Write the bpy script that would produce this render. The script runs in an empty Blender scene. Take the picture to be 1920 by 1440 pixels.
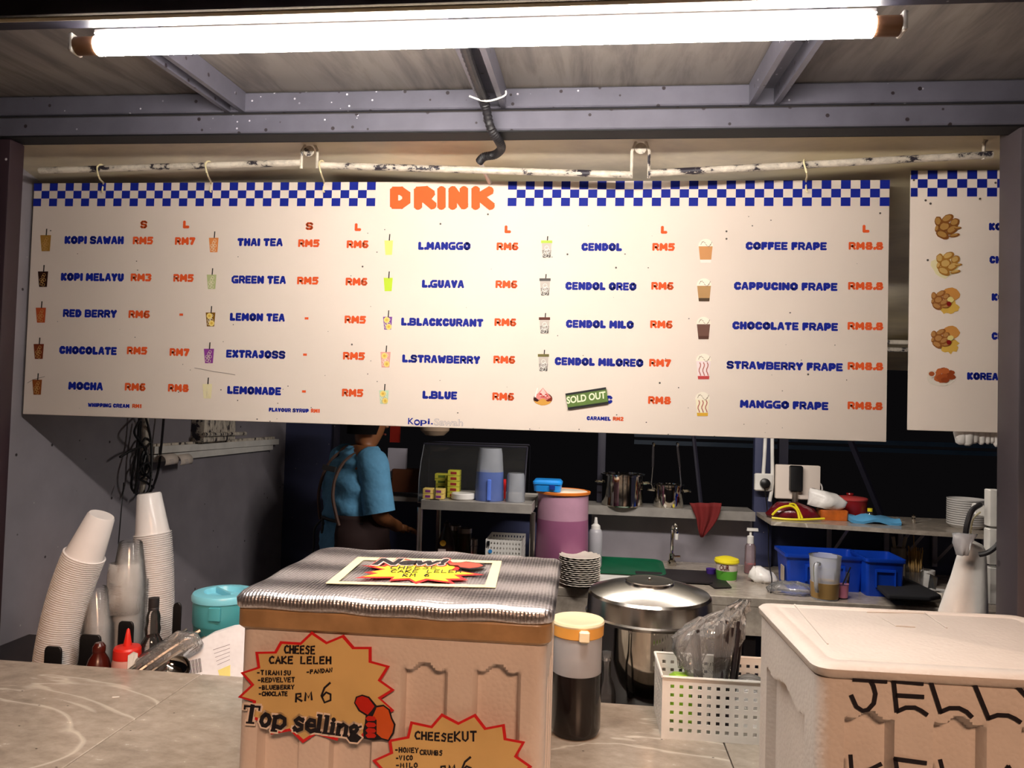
import bpy, bmesh, math, random
from mathutils import Vector, Matrix, Euler
random.seed(7)
sc = bpy.context.scene
COL = sc.collection
PI = math.pi
R = math.radians

# ------------------------------------------------------------------ camera, world, lights, exposure
F = 1400.0                      # focal length for a 1920 px wide frame
CAMP = Vector((0, 0, 1.6))
CROT = Matrix.Rotation(R(6.2), 3, 'Z') @ Matrix.Rotation(R(90 + 1.8), 3, 'X') @ Matrix.Rotation(R(1.665), 3, 'Z')
cam = bpy.data.objects.new('camera', bpy.data.cameras.new('camera'))
cam.data.sensor_width = 36; cam.data.lens = F / 1920 * 36; cam.data.clip_start = 0.02
cam.matrix_world = Matrix.Translation(CAMP) @ CROT.to_4x4()
COL.objects.link(cam); sc.camera = cam
sc.view_settings.view_transform = 'Standard'; sc.view_settings.look = 'None'
sc.view_settings.gamma = 1; sc.view_settings.use_curve_mapping = False
sc.view_settings.exposure = 0.0
w = bpy.data.worlds.new('night'); sc.world = w; w.use_nodes = True
w.node_tree.nodes['Background'].inputs[0].default_value = (0.10, 0.09, 0.10, 1)
w.node_tree.nodes['Background'].inputs[1].default_value = 0.03
TUBE_E = 150.0
sc.cycles.transparent_max_bounces = 32
def area(name, loc, target, sx, sy, power, col):
    d = bpy.data.lights.new(name, 'AREA'); d.shape = 'RECTANGLE'; d.size = sx; d.size_y = sy
    d.energy = power; d.color = col
    o = bpy.data.objects.new(name, d); COL.objects.link(o); o.location = loc
    o.rotation_euler = (Vector(target) - Vector(loc)).to_track_quat('-Z', 'Y').to_euler()
    return o
area('warm_fill', (1.2, -3.2, 4.3), (0.1, 1.0, 1.1), 1.6, 0.6, 205, (1.0, 0.58, 0.36))  # first one is an added warm fill from the customer side, no lamp seen there
area('stall_light', (0.3, 2.75, 2.02), (0.35, 3.3, 0.9), 1.2, 0.06, 24, (1.0, 0.93, 0.86))

# ------------------------------------------------------------------ measuring helpers (photograph pixel + known depth -> metres)
def ray(px, py):
    return CROT @ Vector(((px - 960) / F, -(py - 720) / F, -1))
def P(px, py, Y):
    d = ray(px, py); return CAMP + d * (Y / d.y)
def PX(px, py, X):
    d = ray(px, py); return CAMP + d * (X / d.x)
def PZ(px, py, Z):
    d = ray(px, py); return CAMP + d * ((Z - CAMP.z) / d.z)
def XW(px, Y, Z):
    lo, hi = -8.0, 8.0
    for _ in range(50):
        m = (lo + hi) / 2
        c = CROT.transposed() @ (Vector((m, Y, Z)) - CAMP)
        if 960 + F * c.x / -c.z < px: lo = m
        else: hi = m
    return (lo + hi) / 2
def ZW(py, X, Y):
    lo, hi = -3.0, 5.0
    for _ in range(50):
        m = (lo + hi) / 2
        c = CROT.transposed() @ (Vector((X, Y, m)) - CAMP)
        if 720 - F * c.y / -c.z > py: lo = m
        else: hi = m
    return (lo + hi) / 2
def S(px, Y):                    # metres per pixel at depth Y
    d = ray(px, 760); return Y / d.y / F

# ------------------------------------------------------------------ materials
def hexl(h):
    h = h.lstrip('#'); o = []
    for i in (0, 2, 4):
        c = int(h[i:i + 2], 16) / 255
        o.append(c / 12.92 if c <= 0.04045 else ((c + 0.055) / 1.055) ** 2.4)
    return (*o, 1)
def col(c): return hexl(c) if isinstance(c, str) else (*c[:3], 1)
class NT:
    def __init__(s, name):
        s.m = bpy.data.materials.new(name); s.m.use_nodes = True; s.n = s.m.node_tree.nodes; s.l = s.m.node_tree.links
        s.b = s.n['Principled BSDF']; s.o = s.n['Material Output']
    def add(s, t, **kw):
        n = s.n.new(t)
        for k, v in kw.items():
            if k in n.inputs: n.inputs[k].default_value = v
            else: setattr(n, k, v)
        return n
    def link(s, a, b): s.l.new(a, b)
    def coords(s, scale=(1, 1, 1), rot=(0, 0, 0), kind='Object'):
        t = s.add('ShaderNodeTexCoord'); m = s.add('ShaderNodeMapping')
        m.inputs['Scale'].default_value = scale; m.inputs['Rotation'].default_value = rot
        s.link(t.outputs[kind], m.inputs[0]); return m.outputs[0]
    def noise(s, vec, scale, detail=4, rough=0.55, dist=0.0):
        n = s.add('ShaderNodeTexNoise'); n.inputs['Scale'].default_value = scale; n.inputs['Detail'].default_value = detail
        n.inputs['Roughness'].default_value = rough; n.inputs['Distortion'].default_value = dist; s.link(vec, n.inputs['Vector']); return n.outputs[0]
    def ramp(s, fac, stops):
        n = s.add('ShaderNodeValToRGB'); e = n.color_ramp.elements
        while len(e) < len(stops): e.new(0.5)
        for i, (p, c) in enumerate(stops): e[i].position = p; e[i].color = col(c)
        s.link(fac, n.inputs[0]); return n.outputs[0]
    def mix(s, fac, a, b, mode='MIX'):
        n = s.add('ShaderNodeMix'); n.data_type = 'RGBA'; n.blend_type = mode
        for v, k in ((fac, 0), (a, 6), (b, 7)):
            if hasattr(v, 'node'): s.link(v, n.inputs[k])
            else: n.inputs[k].default_value = v
        return n.outputs[2]
    def bump(s, h, strength=0.3, dist=0.002):
        n = s.add('ShaderNodeBump'); n.inputs['Strength'].default_value = strength; n.inputs['Distance'].default_value = dist
        s.link(h, n.inputs['Height']); s.link(n.outputs[0], s.b.inputs['Normal']); return n
    def base(s, c):
        if hasattr(c, 'node'): s.link(c, s.b.inputs['Base Color'])
        else: s.b.inputs['Base Color'].default_value = col(c)
def mat(name, c, rough=0.5, metal=0.0, spec=0.5, var=0.12, vs=12, bump=0.0, bs=60, bd=0.002):
    t = NT(name); t.b.inputs['Roughness'].default_value = rough; t.b.inputs['Metallic'].default_value = metal
    t.b.inputs['Specular IOR Level'].default_value = spec
    v = t.coords(); n = t.noise(v, vs, 4)
    k = col(c); d = tuple(x * (1 - var) for x in k[:3]) + (1,); e = tuple(min(1, x * (1 + var * .5)) for x in k[:3]) + (1,)
    t.base(t.ramp(n, [(0.35, d), (0.65, e)]))
    if bump: t.bump(t.noise(v, bs, 3), bump, bd)
    return t.m
def clearmat(name, tint=(1, 1, 1), alpha=0.25, rough=0.08, milky='#ffffff', ior=1.35, tr=0.0):
    """thin see-through plastic: transparent + milky diffuse + fresnel gloss"""
    t = NT(name); n = t.n; n.remove(t.b)
    tp = t.add('ShaderNodeBsdfTransparent'); tp.inputs[0].default_value = (*tint, 1)
    df = t.add('ShaderNodeBsdfDiffuse'); df.inputs[0].default_value = col(milky)
    tl = t.add('ShaderNodeBsdfTranslucent'); tl.inputs[0].default_value = col(milky)
    m0 = t.add('ShaderNodeMixShader'); m0.inputs[0].default_value = 0.2; t.link(df.outputs[0], m0.inputs[1]); t.link(tl.outputs[0], m0.inputs[2])
    m1 = t.add('ShaderNodeMixShader'); v = t.coords(); nz = t.noise(v, 9, 2)
    mr = t.add('ShaderNodeMapRange'); mr.inputs['To Min'].default_value = max(0, alpha * .8); mr.inputs['To Max'].default_value = min(1, alpha * 1.2)
    t.link(nz, mr.inputs['Value']); t.link(mr.outputs[0], m1.inputs[0])
    t.link(tp.outputs[0], m1.inputs[1]); t.link(m0.outputs[0], m1.inputs[2])
    gl = t.add('ShaderNodeBsdfGlossy'); gl.inputs['Roughness'].default_value = rough
    fr = t.add('ShaderNodeFresnel'); fr.inputs[0].default_value = ior
    m2 = t.add('ShaderNodeMixShader'); t.link(fr.outputs[0], m2.inputs[0]); t.link(m1.outputs[0], m2.inputs[1]); t.link(gl.outputs[0], m2.inputs[2])
    t.link(m2.outputs[0], t.o.inputs[0]); return t.m
def crinkle(name, alpha=0.15):
    m = clearmat(name, alpha=alpha, rough=0.12, ior=1.42); t = m.node_tree
    tc = t.nodes.new('ShaderNodeTexCoord'); nz = t.nodes.new('ShaderNodeTexNoise'); nz.inputs['Scale'].default_value = 45; nz.inputs['Detail'].default_value = 3
    nz.inputs['Distortion'].default_value = 1.5
    b = t.nodes.new('ShaderNodeBump'); b.inputs['Distance'].default_value = .01; b.inputs['Strength'].default_value = .9
    t.links.new(tc.outputs['Object'], nz.inputs['Vector']); t.links.new(nz.outputs[0], b.inputs['Height'])
    for n in t.nodes:
        if n.bl_idname in ('ShaderNodeBsdfGlossy', 'ShaderNodeFresnel'): t.links.new(b.outputs[0], n.inputs['Normal'])
    return m
def painted(name, c, flecks='#b9b2b4', amt=0.02, rough=0.45, dirt='#2a2226', scale=1.0):
    """painted steel sheet with soft stains, pale chips and dark specks"""
    t = NT(name); v = t.coords((scale,) * 3)
    k = col(c); n1 = t.noise(v, 1.7, 5); n2 = t.noise(v, 7, 5)
    a = t.ramp(n1, [(0.3, tuple(x * .78 for x in k[:3])), (0.7, k)])
    b = t.mix(0.35, a, t.ramp(n2, [(0.35, tuple(x * .7 for x in k[:3])), (0.7, tuple(min(1, x * 1.15) for x in k[:3]))]))
    vo = t.add('ShaderNodeTexVoronoi'); vo.inputs['Scale'].default_value = 16; t.link(v, vo.inputs['Vector'])
    f = t.ramp(vo.outputs['Distance'], [(amt * 2.2, (1, 1, 1)), (amt * 2.2 + .01, (0, 0, 0))])
    g = t.ramp(t.noise(v, 2.6, 2), [(0.52, (0, 0, 0)), (0.56, (1, 1, 1))])
    fg = t.mix(1.0, f, g, 'MULTIPLY')
    cc = t.mix(fg, b, col(flecks))
    vo2 = t.add('ShaderNodeTexVoronoi'); vo2.inputs['Scale'].default_value = 11; t.link(v, vo2.inputs['Vector'])
    f2 = t.ramp(vo2.outputs['Distance'], [(amt * 2.6, (1, 1, 1)), (amt * 2.6 + .02, (0, 0, 0))])
    cc = t.mix(f2, cc, col(dirt))
    t.base(cc); t.b.inputs['Roughness'].default_value = rough; t.bump(n2, .15, .003); return t.m

M = {}
M['wall'] = painted('wall_paint', '#948e95', amt=.018)
M['navy'] = painted('navy_wall_paint', '#3d4160', amt=.012)
M['beam'] = painted('beam_paint', '#62606c', flecks='#d0ccd6', amt=.045, rough=.38, scale=2.5)
M['beamdark'] = painted('beam_paint_dark', '#2a2836', amt=.02)
M['post'] = painted('post_paint', '#4d454a', amt=.03, rough=.5)
M['postL'] = painted('post_paint_maroon', '#33232a', amt=.03, rough=.5)
M['white'] = mat('white_plastic', '#e6e2dc', .4)
M['signwhite'] = mat('sign_white', '#e8d9cd', .6, spec=.15, var=.03, vs=3)
M['blue'] = mat('sign_blue', '#14238a', .6, spec=.15, var=.03)
M['orange'] = mat('sign_orange', '#db5626', .6, spec=.15, var=.05)
M['black'] = mat('black_plastic', '#141315', .4)
M['rubber'] = mat('black_rubber', '#1c1a1e', .5, bump=.3, bs=200)
M['marker'] = mat('marker_ink', '#15101a', .5)
M['red'] = mat('red_print', '#cf1e22', .45, var=.05)
M['yellow'] = mat('yellow_paper', '#f0c83a', .55, var=.08, vs=6)
M['cream'] = mat('cream_tape', '#e9dcb0', .45, var=.06)
M['steel'] = mat('stainless_steel', '#c9c4bd', .22, 1.0, var=.06, vs=5)
M['polished'] = mat('polished_steel', '#d8d3ca', .07, 1.0, var=.04, vs=3)
M['brushed'] = mat('brushed_steel', '#bdb5ac', .3, 1.0, var=.15, vs=8)
M['bluepl'] = mat('blue_plastic', '#0e3fb0', .35)
M['lightblue'] = mat('light_blue_plastic', '#1f86d8', .35)
M['cupwhite'] = clearmat('cup_milky', alpha=.93, rough=.2, milky='#fbf8f8')
M['cupclear'] = clearmat('cup_clear', alpha=.045, rough=.08, ior=1.22)
M['glass'] = clearmat('thin_glass', alpha=.02, rough=.02, ior=1.5)
M['frost'] = clearmat('frosted_plastic', alpha=.6, rough=.3, milky='#dfe0e6')
M['crinkle'] = crinkle('cellophane'); M['crinklewhite'] = crinkle('cloudy_cellophane', .45)
M['bag'] = mat('white_bag_plastic', '#f0ebe6', .35, var=.05, bump=.5, bs=14, bd=.01)
M['shirt'] = mat('blue_cotton', '#5f9cc4', .85, var=.15, vs=10, bump=.55, bs=11, bd=.018)
M['apron'] = mat('brown_apron', '#2a1311', .85)
M['strap'] = mat('brown_strap', '#5f463c', .8)
M['skin'] = mat('brown_skin', '#8a5633', .5, var=.08)
M['hair'] = mat('black_hair', '#0d0a0a', .85, spec=.1, bump=.5, bs=120)
M['brown'] = mat('dark_syrup', '#24100b', .3)
M['reddark'] = mat('red_cloth', '#6e1414', .85, bump=.4, bs=50)
def mk_counter():
    t = NT('counter_laminate'); v = t.coords((1, 1.6, 1), (0, 0, .35))
    n = t.noise(v, 3.2, 9, .62, .6); n2 = t.noise(v, 22, 6, .7)
    a = t.ramp(n, [(0.25, '#857a6e'), (0.5, '#aa9e90'), (0.75, '#c2b6a8')])
    b = t.mix(0.4, a, t.ramp(n2, [(0.3, '#6f655c'), (0.7, '#c4b8aa')]))
    d = t.noise(v, 1.1, 5, .5, .8); vein = t.ramp(d, [(0.46, (0, 0, 0)), (0.4645, (.55, .55, .55)), (0.467, (.55, .55, .55)), (0.472, (0, 0, 0))])
    b = t.mix(vein, b, col('#e3dacc'))
    v3 = t.add('ShaderNodeTexVoronoi'); v3.inputs['Scale'].default_value = 30; t.link(v, v3.inputs['Vector'])
    sp = t.ramp(v3.outputs['Distance'], [(0.05, (1, 1, 1)), (0.09, (0, 0, 0))]); g = t.ramp(t.noise(v, 8, 2), [(.55, (0, 0, 0)), (.6, (1, 1, 1))])
    b = t.mix(t.mix(1.0, sp, g, 'MULTIPLY'), b, col('#4a413b'))
    t.base(b); r = t.add('ShaderNodeMapRange'); r.inputs['To Min'].default_value = .14; r.inputs['To Max'].default_value = .34
    t.link(n2, r.inputs['Value']); t.link(r.outputs[0], t.b.inputs['Roughness']); return t.m
M['counter'] = mk_counter()
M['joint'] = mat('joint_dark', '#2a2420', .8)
def mk_foam(name, c):
    t = NT(name); v = t.coords(); n = t.noise(v, 7, 4); vo = t.add('ShaderNodeTexVoronoi'); vo.inputs['Scale'].default_value = 150; t.link(v, vo.inputs['Vector'])
    k = col(c); t.base(t.ramp(n, [(.3, tuple(x * .88 for x in k[:3])), (.7, k)]))
    v2 = t.add('ShaderNodeTexVoronoi'); v2.inputs['Scale'].default_value = 18; t.link(v, v2.inputs['Vector'])
    dots = t.ramp(v2.outputs['Distance'], [(0.0, (1, 1, 1)), (0.16, (.6, .6, .6)), (0.2, (0, 0, 0))])
    s = t.mix(.35, t.ramp(vo.outputs['Distance'], [(0, (1, 1, 1)), (.7, (0, 0, 0))]), t.mix(.5, dots, t.ramp(t.noise(v, 25, 4), [(.3, (0, 0, 0)), (.7, (1, 1, 1))])))
    t.bump(s, .28, .002); t.b.inputs['Roughness'].default_value = .5; return t.m
M['foam'] = mk_foam('styrofoam', '#dccfc6'); M['foamwhite'] = mk_foam('styrofoam_white', '#d2c9c2')
def mk_foil():
    t = NT('foil_weave'); v = t.coords(); t.b.inputs['Metallic'].default_value = .9
    def wave(s, rot, d, dirn='X'):
        w = t.add('ShaderNodeTexWave'); w.inputs['Scale'].default_value = s; w.inputs['Distortion'].default_value = d; w.bands_direction = dirn
        w.inputs['Detail'].default_value = 2; w.inputs['Detail Scale'].default_value = .6; t.link(v, w.inputs['Vector']); return w.outputs['Fac']
    a = wave(62, 0, 1.2, 'X'); b = wave(48, 0, 1.2, 'Y'); n = t.noise(v, 9, 4, .6, 1.0); n2 = t.noise(v, 130, 3)
    c_ = wave(2.6, 0, 3.5, 'Y'); s = t.mix(.4, t.mix(.5, t.mix(.5, a, b), n2), c_); s2 = t.mix(.45, s, n)
    t.base(t.ramp(s, [(.25, '#4a474f'), (.65, '#dddade')])); t.bump(s2, .9, .006)
    t.b.inputs['Roughness'].default_value = .3; return t.m
M['foil'] = mk_foil()
def mk_roof(name, a_, b_, c_, sc_=(1, 14, 1), rough=.6):
    t = NT(name); v = t.coords(sc_); v2 = t.coords(); n = t.noise(v, 2.2, 6, .65, .4); m = t.noise(v2, 1.3, 4)
    x = t.ramp(n, [(.35, a_), (.6, b_)]); t.base(t.mix(t.ramp(m, [(.4, (0, 0, 0)), (.7, (.6, .6, .6))]), x, col(c_)))
    t.b.inputs['Roughness'].default_value = rough; t.bump(n, .2, .004); return t.m
M['ceil'] = mk_roof('canopy_sheet', '#5c5552', '#857d77', '#6a6468', (9, 1.2, 1), .5)
M['stallceil'] = mk_roof('insulation_sheet', '#b5ab9c', '#d6cbb4', '#cbb97a', (1, 2.5, 1), .45)
def mk_pipe():
    t = NT('peeling_white_paint'); v = t.coords((1, 3, 1)); n = t.noise(v, 14, 6, .7)
    x = t.ramp(n, [(.43, '#2a2530'), (.46, '#b7ada0'), (.6, '#ddd2c2')]); t.base(x); t.b.inputs['Roughness'].default_value = .45; return t.m
M['pipe'] = mk_pipe()
def emis(name, c, s):
    t = NT(name); t.b.inputs['Base Color'].default_value = (1, 1, 1, 1); t.b.inputs['Emission Color'].default_value = col(c); t.b.inputs['Emission Strength'].default_value = s; return t.m
M['tube'] = emis('lit_tube', (1.0, .93, .84), TUBE_E)

# ------------------------------------------------------------------ mesh builder
class MB:
    def __init__(s): s.v = []; s.f = []; s.mi = []; s.k = 0
    def face(s, idx): s.f.append(tuple(idx)); s.mi.append(s.k)
    def box(s, c, d, rot=None, ch=0.0):
        hx, hy, hz = d[0] / 2, d[1] / 2, d[2] / 2; c = Vector(c); rm = Euler(rot).to_matrix() if rot else None; b = len(s.v)
        if ch <= 0:
            for z in (-hz, hz):
                for x, y in ((-hx, -hy), (hx, -hy), (hx, hy), (-hx, hy)):
                    p = Vector((x, y, z)); p = rm @ p if rm else p; s.v.append(c + p)
            for f in ((3, 2, 1, 0), (4, 5, 6, 7), (0, 1, 5, 4), (1, 2, 6, 5), (2, 3, 7, 6), (3, 0, 4, 7)): s.face([b + i for i in f])
        else:
            s.loft([(hx - ch, hy - ch, ch * .5, -hz), (hx, hy, ch, -hz + ch), (hx, hy, ch, hz - ch), (hx - ch, hy - ch, ch * .5, hz)], c, rm, 2)
        return s
    def rings(s, rings, close=True, cap0=True, cap1=True):
        b = len(s.v); n = len(rings[0])
        for r in rings: s.v += [Vector(p) for p in r]
        for i in range(len(rings) - 1):
            for j in range(n if close else n - 1):
                k = (j + 1) % n
                s.face((b + i * n + j, b + i * n + k, b + (i + 1) * n + k, b + (i + 1) * n + j))
        if cap0: s.face([b + j for j in reversed(range(n))])
        if cap1: s.face([b + (len(rings) - 1) * n + j for j in range(n)])
        return s
    def lathe(s, prof, c=(0, 0, 0), seg=32, rm=None, cap0=True, cap1=True, sx=1, sy=1, wob=0):
        c = Vector(c); rs = []
        for r, z in prof:
            ring = []
            for j in range(seg):
                a = 2 * PI * j / seg; rr = max(r, 1e-5) * (1 + wob * (1 if j % 2 else -1))
                p = Vector((rr * sx * math.cos(a), rr * sy * math.sin(a), z)); p = rm @ p if rm else p; ring.append(c + p)
            rs.append(ring)
        return s.rings(rs, True, cap0, cap1)
    def loft(s, loops, c=(0, 0, 0), rm=None, cs=4, cap0=True, cap1=True):
        """loops of (half width, half depth, corner radius, z)"""
        c = Vector(c); rs = []
        for hx, hy, r, z in loops:
            r = min(r, hx * .99, hy * .99); ring = []
            for q, (sx, sy) in enumerate(((1, 1), (-1, 1), (-1, -1), (1, -1))):
                for i in range(cs + 1):
                    a = PI / 2 * (q + i / cs)
                    p = Vector((sx * (hx - r) + r * math.cos(a), sy * (hy - r) + r * math.sin(a), z)); p = rm @ p if rm else p
                    ring.append(c + p)
            rs.append(ring)
        return s.rings(rs, True, cap0, cap1)
    def tube(s, pts, r, seg=8, smooth=0, cap=True):
        pts = [Vector(p) for p in pts]
        if smooth:
            o = []
            n = len(pts)
            for i in range(n - 1):
                p0, p1, p2, p3 = pts[max(i - 1, 0)], pts[i], pts[i + 1], pts[min(i + 2, n - 1)]
                for k in range(smooth):
                    t = k / smooth; t2 = t * t; t3 = t2 * t
                    o.append(0.5 * ((2 * p1) + (-p0 + p2) * t + (2 * p0 - 5 * p1 + 4 * p2 - p3) * t2 + (-p0 + 3 * p1 - 3 * p2 + p3) * t3))
            pts = o + [pts[-1]]
        rs = []; up = None
        for i, p in enumerate(pts):
            t = (pts[min(i + 1, len(pts) - 1)] - pts[max(i - 1, 0)]).normalized()
            if up is None:
                up = Vector((0, 0, 1)) if abs(t.z) < .9 else Vector((1, 0, 0))
            a = t.cross(up)
            a = a.normalized() if a.length > 1e-6 else Vector((1, 0, 0)); b = a.cross(t).normalized(); up = b
            rr = r[i] if isinstance(r, (list, tuple)) and i < len(r) else (r(i / (len(pts) - 1)) if callable(r) else (r if not isinstance(r, (list, tuple)) else r[-1]))
            rs.append([p + (a * math.cos(2 * PI * j / seg) + b * math.sin(2 * PI * j / seg)) * rr for j in range(seg)])
        return s.rings(rs, True, cap, cap)
    def prism(s, pts, n, h):
        """pts: closed 3-D outline, n: direction, h: thickness"""
        pts = [Vector(p) for p in pts]; n = Vector(n); b = len(s.v); k = len(pts)
        s.v += pts + [p + n * h for p in pts]
        s.face([b + i for i in reversed(range(k))]); s.face([b + k + i for i in range(k)])
        for i in range(k):
            j = (i + 1) % k; s.face((b + i, b + j, b + k + j, b + k + i))
        return s
    def stroke(s, pts, w, n, h=.0004):
        """flat ribbon lying on a plane with normal n"""
        pts = [Vector(p) for p in pts]; n = Vector(n).normalized(); L = []; Rr = []
        for i, p in enumerate(pts):
            t = (pts[min(i + 1, len(pts) - 1)] - pts[max(i - 1, 0)]).normalized(); a = t.cross(n) * w / 2
            e = t * (w * .25 if i == len(pts) - 1 else (-w * .25 if i == 0 else 0))
            L.append(p + a + e); Rr.append(p - a + e)
        for i in range(len(pts) - 1): s.prism([Rr[i], Rr[i + 1], L[i + 1], L[i]], n, h)
        return s
    def disc(s, c, r, n, h=.0004, seg=16, sx=1, sz=1, u=(1, 0, 0)):
        n = Vector(n).normalized(); u = Vector(u); v = n.cross(u)
        return s.prism([Vector(c) + (u * math.cos(2 * PI * i / seg) * sx + v * math.sin(2 * PI * i / seg) * sz) * r for i in range(seg)], n, h)
    def perf(s, o, u, v, W, H, nu, nv, th, mu=.1, mv=.1, hf=.55):
        """panel with a grid of square holes"""
        o, u, v = Vector(o), Vector(u), Vector(v); n = u.cross(v).normalized()
        mW, mH = mu * W, mv * H; cu = (W - 2 * mW) / nu; cv = (H - 2 * mH) / nv
        us = [0, mW]; vs = [0, mH]
        for i in range(nu): a = mW + i * cu; us += [a + cu * (1 - hf) / 2, a + cu * (1 + hf) / 2]
        for i in range(nv): a = mH + i * cv; vs += [a + cv * (1 - hf) / 2, a + cv * (1 + hf) / 2]
        us += [W]; vs += [H]
        b = len(s.v); nU = len(us)
        for side in (0, 1):
            for vv in vs:
                for uu in us: s.v.append(o + u * uu + v * vv - n * th * side)
        N = nU * len(vs)
        hole = lambda i, j: i >= 2 and j >= 2 and i % 2 == 0 and j % 2 == 0 and i < nU - 1 and j < len(vs) - 1
        for j in range(len(vs) - 1):
            for i in range(nU - 1):
                q = [b + j * nU + i, b + j * nU + i + 1, b + (j + 1) * nU + i + 1, b + (j + 1) * nU + i]
                if hole(i, j):
                    for k in range(4): s.face((q[k], q[(k + 1) % 4], q[(k + 1) % 4] + N, q[k] + N))
                else: s.face(q); s.face([x + N for x in reversed(q)])
        return s
    def build(s, name, m, parent=None, loc=None, smooth=35, rot=None, kind=None):
        me = bpy.data.meshes.new(name); me.from_pydata([tuple(p) for p in s.v], [], s.f)
        ms = m if isinstance(m, (list, tuple)) else [m]
        for x in ms: me.materials.append(M[x] if isinstance(x, str) else x)
        me.polygons.foreach_set('material_index', s.mi)
        if smooth: me.polygons.foreach_set('use_smooth', [True] * len(s.f)); me.set_sharp_from_angle(angle=R(smooth))
        me.update()
        o = bpy.data.objects.new(name, me); COL.objects.link(o)
        if parent: o.parent = parent
        if loc is not None: o.location = loc
        if rot is not None: o.rotation_euler = rot
        if kind: o['kind'] = kind
        return o
def tag(o, label, cat, group=None):
    o['label'] = label; o['category'] = cat
    if group: o['group'] = group
    return o
def thing(name, label, cat, loc=(0, 0, 0), rot=(0, 0, 0), group=None):
    o = bpy.data.objects.new(name, None); COL.objects.link(o); o.empty_display_size = .05
    o.location = loc; o.rotation_euler = rot; return tag(o, label, cat, group)
def struct(name, mb, m, **kw): return mb.build(name, m, kind='structure', **kw)
def copytree(o, loc=None, label=None, rot=None):
    c = o.copy(); COL.objects.link(c)
    if loc is not None: c.location = loc
    if rot is not None: c.rotation_euler = rot
    if label: c['label'] = label
    for ch in o.children:
        d = ch.copy(); COL.objects.link(d); d.parent = c
        for g in ch.children:
            e = g.copy(); COL.objects.link(e); e.parent = d
    return c
_tc = bpy.data.curves.new('tmp_text', 'FONT'); _to = bpy.data.objects.new('tmp_text', _tc); COL.objects.link(_to)
_cache = {}
def textgeo(s, off=.03, shear=0, space=1.0):
    k = (s, off, shear, space)
    if k not in _cache:
        _tc.body = s; _tc.offset = off; _tc.shear = shear; _tc.size = 1; _tc.space_character = space; _tc.resolution_u = 3; _tc.extrude = 0; _tc.fill_mode = 'FRONT'
        dg = bpy.context.evaluated_depsgraph_get(); dg.update(); me = bpy.data.meshes.new_from_object(_to.evaluated_get(dg), depsgraph=dg)
        vs = [v.co.copy() for v in me.vertices]; fs = [tuple(p.vertices) for p in me.polygons]; bpy.data.meshes.remove(me)
        x0 = min(v.x for v in vs); x1 = max(v.x for v in vs); y0 = min(v.y for v in vs); y1 = max(v.y for v in vs)
        _cache[k] = ([((v.x - x0) / (x1 - x0), (v.y - y0) / (y1 - y0)) for v in vs], fs)
    return _cache[k]
def addtext(mb, s, a, ux, uy, off=.03, shear=0, space=1.0):
    """text filling the box at corner a (lower left) with edge vectors ux, uy"""
    vs, fs = textgeo(s, off, shear, space); b = len(mb.v); a, ux, uy = Vector(a), Vector(ux), Vector(uy)
    mb.v += [a + ux * x + uy * y for x, y in vs]
    for f in fs: mb.face([b + i for i in f])
    return mb
# hand lettering: every letter as pen strokes on a 1 x 1 cell
HW = {'A': [[(0, 0), (.5, 1), (1, 0)], [(.2, .38), (.82, .4)]], 'B': [[(0, 0), (0, 1), (.7, .9), (.7, .6), (0, .52), (.85, .4), (.8, .08), (0, 0)]],
 'C': [[(.95, .85), (.6, 1), (.15, .8), (0, .4), (.3, .03), (.95, .1)]], 'D': [[(0, 0), (0, 1), (.6, .9), (.95, .5), (.6, .1), (0, 0)]],
 'E': [[(.9, 1), (.05, .97), (0, 0), (.9, .03)], [(0, .52), (.75, .54)]], 'F': [[(.9, 1), (0, .97), (0, 0)], [(0, .5), (.7, .52)]],
 'H': [[(0, 0), (.05, 1)], [(.9, 0), (.9, 1)], [(0, .5), (.9, .52)]], 'I': [[(.5, 0), (.5, 1)]], 'K': [[(0, 0), (0, 1)], [(.85, 1), (0, .45), (.95, 0)]],
 'L': [[(.05, 1), (0, 0), (.85, .04)]], 'M': [[(0, 0), (.1, 1), (.5, .3), (.9, 1), (1, 0)]], 'N': [[(0, 0), (.05, 1), (.85, 0), (.9, 1)]],
 'O': [[(.5, 1), (.08, .75), (.05, .25), (.5, 0), (.93, .25), (.9, .75), (.5, 1)]], 'P': [[(0, 0), (.05, 1), (.75, .95), (.8, .6), (.05, .5)]],
 'R': [[(0, 0), (.05, 1), (.75, .95), (.75, .6), (.05, .5), (.9, 0)]], 'S': [[(.9, .9), (.4, 1), (.05, .75), (.85, .4), (.6, 0), (0, .08)]],
 'T': [[(0, 1), (1, 1)], [(.5, 1), (.5, 0)]], 'U': [[(0, 1), (.05, .2), (.5, 0), (.9, .25), (.9, 1)]], 'V': [[(0, 1), (.45, 0), (.95, 1)]],
 'Y': [[(0, 1), (.45, .5), (.95, 1)], [(.45, .5), (.4, 0)]], 'Z': [[(0, 1), (.9, 1), (0, 0), (.9, 0)]], '-': [[(.1, .45), (.8, .45)]],
 '6': [[(.8, 1), (.3, .75), (.02, .35), (.3, 0), (.85, .12), (.85, .42), (.45, .52), (.08, .3)]], 'J': [[(.1, 1), (1, 1)], [(.6, 1), (.65, .2), (.3, 0), (0, .3)]]}
def hand(mb, s, a, ux, uy, w, n, h=.0006):
    """write s from lower left a; ux = whole line vector, uy = letter height vector"""
    a, ux, uy = Vector(a), Vector(ux), Vector(uy); k = len(s); c = ux / k
    for i, ch in enumerate(s):
        for st in HW.get(ch, []):
            mb.stroke([a + c * (i + x * .72) + uy * y for x, y in st], w, n, h)
    return mb

M['galv'] = mat('dull_metal_ledge', '#a39d97', .4, .3, var=.2, vs=9)
M['beamshade'] = mat('beam_underside_shade', '#0c0b12', .7)  # black colour standing in for shade below the lower beam
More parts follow.
